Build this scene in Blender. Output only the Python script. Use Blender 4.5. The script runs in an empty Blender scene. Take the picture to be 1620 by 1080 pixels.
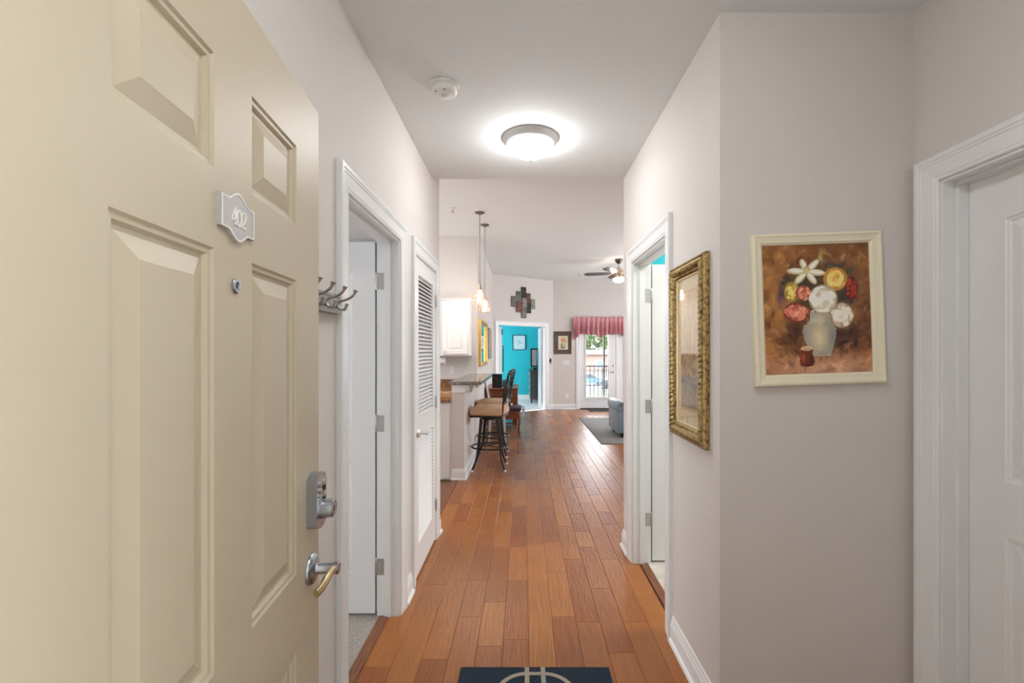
import bpy, bmesh, math, random
import numpy as np
from mathutils import Vector, Matrix
random.seed(7); np.random.seed(7)
PI = math.pi
scene = bpy.context.scene
C = scene.collection

# ------------------------------------------------------------------ camera
CAMZ = 1.44
cam_data = bpy.data.cameras.new('camera')
cam_data.sensor_width = 36.0
cam_data.lens = 729.0 / 1620.0 * 36.0
cam_data.shift_x = -18.0 / 1620.0
cam_data.shift_y = 17.0 / 1620.0
cam_data.clip_start = 0.02
cam_data.clip_end = 600
cam = bpy.data.objects.new('camera', cam_data)
cam.location = (0, 0, CAMZ)
cam.rotation_euler = (PI / 2, 0, 0)
C.objects.link(cam)
scene.camera = cam

# ------------------------------------------------------------------ light
SKY = 6.0
LAMP_HALL = 35.0
LAMP_ENTRY = 26.0
LAMP_PENDANT = 90.0
LAMP_FAN = 40.0
LAMP_ROOM = 66.0
world = bpy.data.worlds.new('world'); scene.world = world
world.use_nodes = True
bg = world.node_tree.nodes['Background']
bg.inputs[0].default_value = (0.92, 0.96, 1.0, 1)
bg.inputs[1].default_value = SKY
scene.view_settings.view_transform = 'Standard'
scene.view_settings.look = 'None'
scene.view_settings.gamma = 1.0
scene.view_settings.use_curve_mapping = False
scene.view_settings.exposure = 0.74

# ------------------------------------------------------------------ materials
MATS = {}
def s2l(c):
    return tuple((x / 12.92 if x <= 0.04045 else ((x + 0.055) / 1.055) ** 2.4) for x in c)
def hexc(r, g, b):
    return s2l((r / 255.0, g / 255.0, b / 255.0))
def new_mat(name):
    m = bpy.data.materials.new(name); m.use_nodes = True
    nt = m.node_tree; b = nt.nodes['Principled BSDF']
    MATS[name] = m
    return m, nt, b
def setc(b, col):
    b.inputs['Base Color'].default_value = (*col, 1)
def mat(name, col, rough=0.5, metal=0.0, bump=0.0, bscale=200.0, var=0.0, vscale=8.0, coat=0.0, spec=None, stretch=None, bdist=0.002):
    m, nt, b = new_mat(name)
    setc(b, col)
    b.inputs['Roughness'].default_value = rough
    b.inputs['Metallic'].default_value = metal
    if spec is not None: b.inputs['Specular IOR Level'].default_value = spec
    if coat: b.inputs['Coat Weight'].default_value = coat; b.inputs['Coat Roughness'].default_value = 0.15
    tc = nt.nodes.new('ShaderNodeTexCoord'); src = tc.outputs['Object']
    if stretch:
        mp = nt.nodes.new('ShaderNodeMapping'); mp.inputs['Scale'].default_value = stretch
        nt.links.new(src, mp.inputs['Vector']); src = mp.outputs['Vector']
    if bump:
        n = nt.nodes.new('ShaderNodeTexNoise'); n.inputs['Scale'].default_value = bscale; n.inputs['Detail'].default_value = 3
        bp = nt.nodes.new('ShaderNodeBump'); bp.inputs['Strength'].default_value = bump; bp.inputs['Distance'].default_value = bdist
        nt.links.new(src, n.inputs['Vector']); nt.links.new(n.outputs['Fac'], bp.inputs['Height']); nt.links.new(bp.outputs['Normal'], b.inputs['Normal'])
    if var:
        n = nt.nodes.new('ShaderNodeTexNoise'); n.inputs['Scale'].default_value = vscale; n.inputs['Detail'].default_value = 5
        nt.links.new(src, n.inputs['Vector'])
        r = nt.nodes.new('ShaderNodeValToRGB')
        r.color_ramp.elements[0].position = 0.3; r.color_ramp.elements[1].position = 0.7
        r.color_ramp.elements[0].color = (*[max(0, c * (1 - var)) for c in col], 1)
        r.color_ramp.elements[1].color = (*[min(1, c * (1 + var)) for c in col], 1)
        nt.links.new(n.outputs['Fac'], r.inputs['Fac']); nt.links.new(r.outputs['Color'], b.inputs['Base Color'])
    return m
def emit(name, col, strength):
    m, nt, b = new_mat(name)
    setc(b, (0.9, 0.9, 0.9)); b.inputs['Roughness'].default_value = 0.3
    b.inputs['Emission Color'].default_value = (*col, 1); b.inputs['Emission Strength'].default_value = strength
    return m
def glass(name, tint=(1, 1, 1), gloss=0.08, rough=0.02):
    m = bpy.data.materials.new(name); m.use_nodes = True; nt = m.node_tree
    for n in list(nt.nodes): nt.nodes.remove(n)
    out = nt.nodes.new('ShaderNodeOutputMaterial'); mix = nt.nodes.new('ShaderNodeMixShader')
    tr = nt.nodes.new('ShaderNodeBsdfTransparent'); gl = nt.nodes.new('ShaderNodeBsdfGlossy'); lw = nt.nodes.new('ShaderNodeLayerWeight')
    lw.inputs['Blend'].default_value = 0.5      # Facing: schlick reflectance, the same from both sides of the pane
    pw = nt.nodes.new('ShaderNodeMath'); pw.operation = 'POWER'; pw.inputs[1].default_value = 5.0
    ma = nt.nodes.new('ShaderNodeMath'); ma.operation = 'MULTIPLY_ADD'; ma.inputs[1].default_value = 0.95; ma.inputs[2].default_value = 0.035
    nt.links.new(lw.outputs['Facing'], pw.inputs[0]); nt.links.new(pw.outputs[0], ma.inputs[0])
    tr.inputs['Color'].default_value = (*tint, 1); gl.inputs['Roughness'].default_value = rough
    nt.links.new(ma.outputs[0], mix.inputs[0]); nt.links.new(tr.outputs[0], mix.inputs[1]); nt.links.new(gl.outputs[0], mix.inputs[2])
    nt.links.new(mix.outputs[0], out.inputs['Surface'])
    MATS[name] = m
    return m

M_WALL = mat('wall_paint', (0.695, 0.655, 0.63), 0.7, bump=0.06, bscale=260)
M_CEIL = mat('ceiling_paint', (0.80, 0.825, 0.83), 0.85, bump=0.05, bscale=200)
M_TRIM = mat('trim_paint', (0.83, 0.84, 0.85), 0.32, bump=0.02, bscale=90)
M_DOORW = mat('white_door_paint', (0.84, 0.845, 0.855), 0.36, bump=0.03, bscale=120)
M_ENTRY = mat('entry_door_paint', (0.50, 0.437, 0.325), 0.45, bump=0.025, bscale=140)
M_NICKEL = mat('brushed_nickel', (0.68, 0.68, 0.67), 0.30, 0.9, bump=0.03, bscale=400)
M_STEEL = mat('blued_steel', (0.40, 0.43, 0.48), 0.27, 0.95)
M_HINGE = mat('satin_hinge', (0.55, 0.55, 0.54), 0.38, 1.0)
M_BRASS = mat('antique_brass_nickel', (0.62, 0.50, 0.30), 0.25, 1.0)
M_BLACK = mat('black_metal', (0.018, 0.017, 0.017), 0.35, 0.4)
M_DARK = mat('dark_void', (0.03, 0.03, 0.03), 0.9)
M_RACK = mat('grey_rack_paint', (0.33, 0.33, 0.33), 0.4)
M_AQUA = mat('aqua_paint', (0.015, 0.47, 0.55), 0.7, bump=0.05)
M_CARPET = mat('beige_carpet', (0.50, 0.45, 0.40), 0.95, bump=0.9, bscale=420, var=0.35, vscale=160, bdist=0.01)
M_CARPETB = mat('pale_carpet', (0.66, 0.67, 0.66), 0.95, bump=0.7, bscale=300, var=0.08, vscale=120)
M_TILE = mat('stone_tile', (0.62, 0.58, 0.52), 0.35, var=0.25, vscale=7)
M_CAB = mat('cabinet_white', (0.82, 0.82, 0.83), 0.4)
M_SPLASH = mat('backsplash', (0.70, 0.70, 0.71), 0.3)
M_SEAT = mat('tan_suede', (0.60, 0.40, 0.26), 0.8, bump=0.1, bscale=300, var=0.12, vscale=12)
M_CHERRY = mat('cherry_wood', (0.22, 0.06, 0.022), 0.3, var=0.4, vscale=6, stretch=(1, 1, 8))
M_THRESH = mat('threshold_wood', (0.20, 0.072, 0.028), 0.4, var=0.3, vscale=10, stretch=(6, 1, 1))
M_LEATHER = mat('blue_leather', (0.25, 0.34, 0.42), 0.3, bump=0.15, bscale=150)
M_RUG = mat('grey_rug', (0.27, 0.26, 0.26), 0.95, bump=0.8, bscale=500, var=0.15, vscale=60)
M_MATNAVY = mat('navy_mat', (0.010, 0.022, 0.042), 0.95, bump=0.9, bscale=500, var=0.35, vscale=170, bdist=0.005)
M_MATTAN = mat('tan_mat_line', (0.36, 0.31, 0.24), 0.95, bump=0.6, bscale=400)
M_GLASS = glass('clear_glass')
M_ARTGLASS = glass('picture_glass')
M_CREAM = mat('cream_frame', (0.86, 0.80, 0.61), 0.42)
M_PLASTIC = mat('white_plastic', (0.82, 0.82, 0.81), 0.4)
M_PURPLE = mat('purple_cushion', (0.07, 0.045, 0.085), 0.9)

def gold_mat(name, col, dark, rough):
    m, nt, b = new_mat(name)
    b.inputs['Metallic'].default_value = 0.85; b.inputs['Roughness'].default_value = rough
    tc = nt.nodes.new('ShaderNodeTexCoord'); n = nt.nodes.new('ShaderNodeTexNoise'); n.inputs['Scale'].default_value = 60; n.inputs['Detail'].default_value = 4
    r = nt.nodes.new('ShaderNodeValToRGB'); r.color_ramp.elements[0].color = (*dark, 1); r.color_ramp.elements[1].color = (*col, 1)
    r.color_ramp.elements[0].position = 0.35; r.color_ramp.elements[1].position = 0.55
    nt.links.new(tc.outputs['Object'], n.inputs['Vector']); nt.links.new(n.outputs['Fac'], r.inputs['Fac']); nt.links.new(r.outputs['Color'], b.inputs['Base Color'])
    return m
M_GOLD = gold_mat('antique_gold', (0.42, 0.30, 0.125), (0.15, 0.10, 0.04), 0.36)
M_GOLD2 = gold_mat('warm_gold', (0.75, 0.45, 0.12), (0.5, 0.26, 0.06), 0.35)

def granite(name, base, lite, dark, scale=120, rough=0.12):
    m, nt, b = new_mat(name)
    b.inputs['Roughness'].default_value = rough
    tc = nt.nodes.new('ShaderNodeTexCoord'); n = nt.nodes.new('ShaderNodeTexVoronoi'); n.inputs['Scale'].default_value = scale
    n2 = nt.nodes.new('ShaderNodeTexNoise'); n2.inputs['Scale'].default_value = scale / 12; n2.inputs['Detail'].default_value = 6
    mx = nt.nodes.new('ShaderNodeMix'); mx.inputs[0].default_value = 0.55
    nt.links.new(tc.outputs['Object'], n.inputs['Vector']); nt.links.new(tc.outputs['Object'], n2.inputs['Vector'])
    r = nt.nodes.new('ShaderNodeValToRGB'); e = r.color_ramp.elements
    e[0].color = (*dark, 1); e[0].position = 0.3; e[1].color = (*lite, 1); e[1].position = 0.68
    k = e.new(0.5); k.color = (*base, 1)
    nt.links.new(n.outputs['Color'], mx.inputs[2]); nt.links.new(n2.outputs['Fac'], mx.inputs[3])
    nt.links.new(mx.outputs[0], r.inputs['Fac']); nt.links.new(r.outputs['Color'], b.inputs['Base Color'])
    return m
M_GRANB = granite('brown_granite', (0.20, 0.085, 0.03), (0.42, 0.20, 0.08), (0.04, 0.018, 0.01))
M_GRANG = granite('grey_granite', (0.20, 0.185, 0.165), (0.42, 0.38, 0.33), (0.05, 0.045, 0.04))

def wood_floor(name, island):
    m, nt, b = new_mat(name)
    L = nt.links.new
    tc = nt.nodes.new('ShaderNodeTexCoord')
    if island:
        rnd = nt.nodes.new('ShaderNodeNewGeometry').outputs['Random Per Island']
    else:
        rnd = nt.nodes.new('ShaderNodeObjectInfo').outputs['Random']
    off = nt.nodes.new('ShaderNodeVectorMath'); off.operation = 'ADD'
    sc = nt.nodes.new('ShaderNodeMath'); sc.operation = 'MULTIPLY'; sc.inputs[1].default_value = 37.0; L(rnd, sc.inputs[0])
    L(tc.outputs['Object'], off.inputs[0]); L(sc.outputs[0], off.inputs[1])
    mp = nt.nodes.new('ShaderNodeMapping'); mp.inputs['Scale'].default_value = (26, 2.2, 1); L(off.outputs[0], mp.inputs['Vector'])
    grain = nt.nodes.new('ShaderNodeTexNoise'); grain.inputs['Scale'].default_value = 1.6; grain.inputs['Detail'].default_value = 4; grain.inputs['Distortion'].default_value = 1.2
    L(mp.outputs[0], grain.inputs['Vector'])
    blot = nt.nodes.new('ShaderNodeTexNoise'); blot.inputs['Scale'].default_value = 5.0; blot.inputs['Detail'].default_value = 3; L(off.outputs[0], blot.inputs['Vector'])
    r1 = nt.nodes.new('ShaderNodeValToRGB'); e = r1.color_ramp.elements
    e[0].position = 0.0; e[0].color = (0.305, 0.092, 0.019, 1); e[1].position = 1.0; e[1].color = (0.43, 0.158, 0.030, 1)
    k = e.new(0.5); k.color = (0.365, 0.122, 0.023, 1)
    L(rnd, r1.inputs['Fac'])
    r2 = nt.nodes.new('ShaderNodeValToRGB'); e = r2.color_ramp.elements
    e[0].position = 0.22; e[0].color = (0.70, 0.66, 0.66, 1); e[1].position = 0.7; e[1].color = (1.0, 1.0, 1.0, 1)
    L(grain.outputs['Fac'], r2.inputs['Fac'])
    r3 = nt.nodes.new('ShaderNodeValToRGB'); e = r3.color_ramp.elements
    e[0].position = 0.2; e[0].color = (0.74, 0.68, 0.68, 1); e[1].position = 0.7; e[1].color = (1.0, 1.0, 1.0, 1)
    L(blot.outputs['Fac'], r3.inputs['Fac'])
    m1 = nt.nodes.new('ShaderNodeMix'); m1.data_type = 'RGBA'; m1.blend_type = 'MULTIPLY'; m1.inputs[0].default_value = 0.55
    L(r1.outputs['Color'], m1.inputs[6]); L(r2.outputs['Color'], m1.inputs[7])
    m2 = nt.nodes.new('ShaderNodeMix'); m2.data_type = 'RGBA'; m2.blend_type = 'MULTIPLY'; m2.inputs[0].default_value = 0.4
    L(m1.outputs[2], m2.inputs[6]); L(r3.outputs['Color'], m2.inputs[7])
    L(m2.outputs[2], b.inputs['Base Color'])
    b.inputs['Roughness'].default_value = 0.27
    b.inputs['Specular IOR Level'].default_value = 0.5
    # hand-scraped ripples
    mp2 = nt.nodes.new('ShaderNodeMapping'); mp2.inputs['Scale'].default_value = (52, 7, 1); L(off.outputs[0], mp2.inputs['Vector'])
    rip = nt.nodes.new('ShaderNodeTexNoise'); rip.inputs['Scale'].default_value = 1.3; rip.inputs['Detail'].default_value = 2; rip.inputs['Distortion'].default_value = 0.8
    L(mp2.outputs[0], rip.inputs['Vector'])
    bp = nt.nodes.new('ShaderNodeBump'); bp.inputs['Strength'].default_value = 0.6; bp.inputs['Distance'].default_value = 0.006
    L(rip.outputs['Fac'], bp.inputs['Height']); L(bp.outputs['Normal'], b.inputs['Normal'])
    return m
M_PLANK = wood_floor('hand_scraped_plank', False)
M_PLANKS = wood_floor('hand_scraped_planks', True)
M_SUB = mat('plank_joint', (0.07, 0.026, 0.008), 0.6)
M_KFLOOR = mat('kitchen_floor_wood', (0.17, 0.07, 0.03), 0.4, var=0.35, vscale=6, stretch=(10, 1, 1))

def vcol_mat(name, rough=0.5, coat=0.0):
    m, nt, b = new_mat(name)
    a = nt.nodes.new('ShaderNodeVertexColor'); a.layer_name = 'Col'
    nt.links.new(a.outputs['Color'], b.inputs['Base Color'])
    b.inputs['Roughness'].default_value = rough
    if coat: b.inputs['Coat Weight'].default_value = coat; b.inputs['Coat Roughness'].default_value = 0.05
    return m
M_PAINT = vcol_mat('oil_paint', 0.42)
M_PRINT = vcol_mat('paper_print', 0.6)

# ------------------------------------------------------------------ helpers
def thicken(bm, vec):
    r = bmesh.ops.extrude_face_region(bm, geom=bm.faces[:])
    bmesh.ops.translate(bm, verts=[g for g in r['geom'] if isinstance(g, bmesh.types.BMVert)], vec=Vector(vec))
def link(o, parent=None):
    C.objects.link(o)
    if parent is not None: o.parent = parent
    return o
def obj(name, bm, m, parent=None, smooth=False):
    bmesh.ops.recalc_face_normals(bm, faces=bm.faces)
    me = bpy.data.meshes.new(name); bm.to_mesh(me); bm.free()
    if m is not None: me.materials.append(m)
    if smooth:
        for p in me.polygons: p.use_smooth = True
        try: me.set_sharp_from_angle(angle=math.radians(40))
        except Exception: pass
    return link(bpy.data.objects.new(name, me), parent)
def inst(src, name, parent=None, loc=None, rot=None):
    o = bpy.data.objects.new(name, src.data); link(o, parent)
    if loc is not None: o.location = loc
    if rot is not None: o.rotation_euler = rot
    return o
def thing(name, label, cat, loc=(0, 0, 0), rz=0.0, group=None, kind=None):
    o = bpy.data.objects.new(name, None); o.empty_display_size = 0.1
    C.objects.link(o); o.location = loc; o.rotation_euler = (0, 0, rz)
    return tag(o, label, cat, group, kind)
def tag(o, label=None, cat=None, group=None, kind=None):
    if label: o['label'] = label
    if cat: o['category'] = cat
    if group: o['group'] = group
    if kind: o['kind'] = kind
    return o
def struct(o, label=None):
    o['kind'] = 'structure'
    if label: o['label'] = label
    return o
def add_box(bm, x0, x1, y0, y1, z0, z1, bev=0.0, seg=2):
    r = bmesh.ops.create_cube(bm, size=1.0)
    vs = r['verts']
    for v in vs:
        v.co = Vector(((x0 + x1) / 2 + v.co.x * (x1 - x0), (y0 + y1) / 2 + v.co.y * (y1 - y0), (z0 + z1) / 2 + v.co.z * (z1 - z0)))
    if bev:
        es = set()
        for v in vs: es.update(v.link_edges)
        bmesh.ops.bevel(bm, geom=list(es), offset=bev, segments=seg, affect='EDGES', profile=0.5)
def box(name, x0, x1, y0, y1, z0, z1, m, parent=None, bev=0.0, seg=2, smooth=False):
    bm = bmesh.new(); add_box(bm, x0, x1, y0, y1, z0, z1, bev, seg)
    return obj(name, bm, m, parent, smooth or (bev > 0 and seg > 2))
def add_lathe(bm, prof, n=24, axis='z', org=(0, 0, 0), cap=True):
    """prof: list of (r, h)."""
    rings = []
    org = Vector(org)
    def P(r, h, a):
        x, y = r * math.cos(a), r * math.sin(a)
        if axis == 'z': return org + Vector((x, y, h))
        if axis == 'x': return org + Vector((h, x, y))
        return org + Vector((y, h, x))
    for r, h in prof:
        if r < 1e-6: rings.append([bm.verts.new(P(0, h, 0))])
        else: rings.append([bm.verts.new(P(r, h, 2 * PI * k / n)) for k in range(n)])
    for a, b in zip(rings, rings[1:]):
        if len(a) == 1 and len(b) == 1: continue
        for k in range(n):
            k2 = (k + 1) % n
            if len(a) == 1: bm.faces.new((a[0], b[k], b[k2]))
            elif len(b) == 1: bm.faces.new((a[k], b[0], a[k2]))
            else: bm.faces.new((a[k], b[k], b[k2], a[k2]))
    if cap:
        for r in (rings[0], rings[-1]):
            if len(r) > 1:
                try: bm.faces.new(r)
                except ValueError: pass
def lathe(name, prof, m, parent=None, n=24, axis='z', org=(0, 0, 0), cap=True, smooth=True):
    bm = bmesh.new(); add_lathe(bm, prof, n, axis, org, cap)
    return obj(name, bm, m, parent, smooth)
def add_tube(bm, pts, r, n=8, closed=False, cap=True):
    pts = [Vector(p) for p in pts]
    N = len(pts)
    rad = r if isinstance(r, (list, tuple)) else [r] * N
    rings = []; prev = None
    for i, p in enumerate(pts):
        if closed: t = pts[(i + 1) % N] - pts[i - 1]
        else: t = pts[min(i + 1, N - 1)] - pts[max(i - 1, 0)]
        t.normalize()
        if prev is None:
            u = Vector((0, 0, 1)) if abs(t.z) < 0.9 else Vector((1, 0, 0))
            u = (u - t * u.dot(t)).normalized()
        else:
            u = (prev - t * prev.dot(t)).normalized()
        prev = u; v = t.cross(u)
        rings.append([bm.verts.new(p + (u * math.cos(2 * PI * k / n) + v * math.sin(2 * PI * k / n)) * rad[i]) for k in range(n)])
    last = N if closed else N - 1
    for i in range(last):
        a, b = rings[i], rings[(i + 1) % N]
        for k in range(n):
            k2 = (k + 1) % n
            bm.faces.new((a[k], a[k2], b[k2], b[k]))
    if cap and not closed:
        bm.faces.new(rings[0]); bm.faces.new(rings[-1])
def tube(name, pts, r, m, parent=None, n=8, closed=False):
    bm = bmesh.new(); add_tube(bm, pts, r, n, closed)
    return obj(name, bm, m, parent, True)
def smooth_path(pts, k=6):
    """Catmull-Rom through the points."""
    P = [Vector(p) for p in pts]; out = []
    for i in range(len(P) - 1):
        p0 = P[max(i - 1, 0)]; p1 = P[i]; p2 = P[i + 1]; p3 = P[min(i + 2, len(P) - 1)]
        for j in range(k):
            t = j / k
            out.append(0.5 * ((2 * p1) + (p2 - p0) * t + (2 * p0 - 5 * p1 + 4 * p2 - p3) * t * t + (3 * p1 - p0 - 3 * p2 + p3) * t ** 3))
    out.append(P[-1])
    return out
def prism(name, poly, y0, y1, m, parent=None, smooth=False, bev=0.0):
    """polygon in xz extruded along y"""
    bm = bmesh.new()
    a = [bm.verts.new((x, y0, z)) for x, z in poly]; b = [bm.verts.new((x, y1, z)) for x, z in poly]
    n = len(poly)
    bm.faces.new(a); bm.faces.new(b[::-1])
    for i in range(n): bm.faces.new((a[i], b[i], b[(i + 1) % n], a[(i + 1) % n]))
    if bev: bmesh.ops.bevel(bm, geom=[e for e in bm.edges if abs(e.verts[0].co.y - e.verts[1].co.y) < 1e-6 and e.verts[0].co.y == y0], offset=bev, segments=2, affect='EDGES')
    return obj(name, bm, m, parent, smooth)

def wall(name, p0, p1, thick, z0, z1, holes, m, label=None):
    """wall with openings. p0->p1 is the face line, thickness goes to the LEFT of p0->p1. holes: (s0, s1, z0, z1) along the line."""
    p0 = Vector((*p0, 0)); p1 = Vector((*p1, 0)); d = (p1 - p0); Ln = d.length; d.normalize(); nrm = Vector((-d.y, d.x, 0)) * thick
    S = sorted(set([0, Ln] + [v for h in holes for v in (max(0, h[0]), min(Ln, h[1]))]))
    Z = sorted(set([z0, z1] + [v for h in holes for v in (max(z0, h[2]), min(z1, h[3]))]))
    def solid(i, j):
        if i < 0 or j < 0 or i >= len(S) - 1 or j >= len(Z) - 1: return False
        s = (S[i] + S[i + 1]) / 2; z = (Z[j] + Z[j + 1]) / 2
        return not any(h[0] < s < h[1] and h[2] < z < h[3] for h in holes)
    bm = bmesh.new(); V = {}
    def v(i, j, k):
        if (i, j, k) not in V: V[(i, j, k)] = bm.verts.new(p0 + d * S[i] + nrm * k + Vector((0, 0, Z[j])))
        return V[(i, j, k)]
    for i in range(len(S) - 1):
        for j in range(len(Z) - 1):
            if not solid(i, j): continue
            for k in (0, 1): bm.faces.new((v(i, j, k), v(i + 1, j, k), v(i + 1, j + 1, k), v(i, j + 1, k)))
            if not solid(i - 1, j): bm.faces.new((v(i, j, 0), v(i, j, 1), v(i, j + 1, 1), v(i, j + 1, 0)))
            if not solid(i + 1, j): bm.faces.new((v(i + 1, j, 0), v(i + 1, j, 1), v(i + 1, j + 1, 1), v(i + 1, j + 1, 0)))
            if not solid(i, j - 1): bm.faces.new((v(i, j, 0), v(i, j, 1), v(i + 1, j, 1), v(i + 1, j, 0)))
            if not solid(i, j + 1): bm.faces.new((v(i, j + 1, 0), v(i, j + 1, 1), v(i + 1, j + 1, 1), v(i + 1, j + 1, 0)))
    return struct(obj(name, bm, m), label)

CASING = [(0.0, 0.0), (0.0, 0.008), (0.004, 0.011), (0.012, 0.011), (0.014, 0.013), (0.030, 0.014), (0.060, 0.016), (0.064, 0.019), (0.070, 0.019), (0.074, 0.022), (0.088, 0.022), (0.092, 0.018), (0.092, 0.0)]
def casing(name, parent, w, h, cx=0.0, mat_=None, prof=CASING):
    """U casing in local xz, proud toward -y."""
    bm = bmesh.new(); rows = []
    for o, d in prof:
        rows.append([bm.verts.new(p) for p in ((cx - w / 2 - o, -d, 0), (cx - w / 2 - o, -d, h + o), (cx + w / 2 + o, -d, h + o), (cx + w / 2 + o, -d, 0))])
    for a, b in zip(rows, rows[1:]):
        for k in range(3): bm.faces.new((a[k], a[k + 1], b[k + 1], b[k]))
    for k in range(3): bm.faces.new((rows[0][k], rows[-1][k], rows[-1][k + 1], rows[0][k + 1]))
    bm.faces.new([r[0] for r in rows]); bm.faces.new([r[3] for r in rows])
    return obj(name, bm, mat_ or M_TRIM, parent)
def u_lining(name, parent, w, h, t, y0, y1, m):
    """U shaped lining (jamb or stop) inside an opening of clear width w, height h, of thickness t going inward."""
    bm = bmesh.new()
    poly = [(-w / 2, 0), (-w / 2, h), (w / 2, h), (w / 2, 0), (w / 2 - t, 0), (w / 2 - t, h - t), (-w / 2 + t, h - t), (-w / 2 + t, 0)]
    a = [bm.verts.new((x, y0, z)) for x, z in poly]; b = [bm.verts.new((x, y1, z)) for x, z in poly]
    q = [(0, 1, 6, 7), (1, 2, 5, 6), (2, 3, 4, 5)]
    for s in q:
        bm.faces.new([a[i] for i in s]); bm.faces.new([b[i] for i in s][::-1])
    for i in range(8):
        j = (i + 1) % 8
        bm.faces.new((a[i], b[i], b[j], a[j]))
    return obj(name, bm, m, parent)
def door_frame(name, loc, rz, w, h, wt, stop=None, both=True, label=None, jt=0.016):
    """trim root at opening centre on the wall face; local -y points to the room, +y into the wall. w,h: rough clear opening between casing inner edges"""
    t = bpy.data.objects.new(name, None); C.objects.link(t); t.location = loc; t.rotation_euler = (0, 0, rz); struct(t, label)
    casing('casing', t, w, h)
    u_lining('jamb', t, w + 2 * 0.006, h + 0.006, jt, 0.0005, wt, M_TRIM)
    if stop is not None: u_lining('door_stop', t, w + 0.012 - 2 * jt, h + 0.006 - jt, 0.011, stop[0], stop[1], M_TRIM)
    if both:
        c = casing('casing', t, w, h); c.rotation_euler = (0, 0, PI); c.location = (0, wt, 0)
    return t

BASEP = [(0.0, 0.0), (0.026, 0.0), (0.026, 0.006), (0.022, 0.014), (0.016, 0.019), (0.014, 0.020), (0.014, 0.085), (0.011, 0.088), (0.011, 0.095), (0.009, 0.102), (0.006, 0.110), (0.004, 0.124), (0.0, 0.128)]
def baseboard(name, pts, label=None, prof=BASEP, parent=None):
    """profile swept along the plan polyline, room is on the RIGHT of travel."""
    P = [Vector((x, y)) for x, y in pts]; n = len(P); offs = []
    for i in range(n):
        ns = []
        if i > 0: d = (P[i] - P[i - 1]).normalized(); ns.append(Vector((d.y, -d.x)))
        if i < n - 1: d = (P[i + 1] - P[i]).normalized(); ns.append(Vector((d.y, -d.x)))
        if len(ns) == 2:
            b = (ns[0] + ns[1]).normalized(); b = b / max(0.3, b.dot(ns[0]))
        else: b = ns[0]
        offs.append(b)
    bm = bmesh.new(); R = [[bm.verts.new((P[i].x + offs[i].x * o, P[i].y + offs[i].y * o, z)) for o, z in prof] for i in range(n)]
    for a, b in zip(R, R[1:]):
        for k in range(len(prof)): bm.faces.new((a[k], b[k], b[(k + 1) % len(prof)], a[(k + 1) % len(prof)]))
    bm.faces.new(R[0]); bm.faces.new(R[-1])
    o = obj(name, bm, M_TRIM, parent)
    return struct(o, label) if parent is None else o

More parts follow.
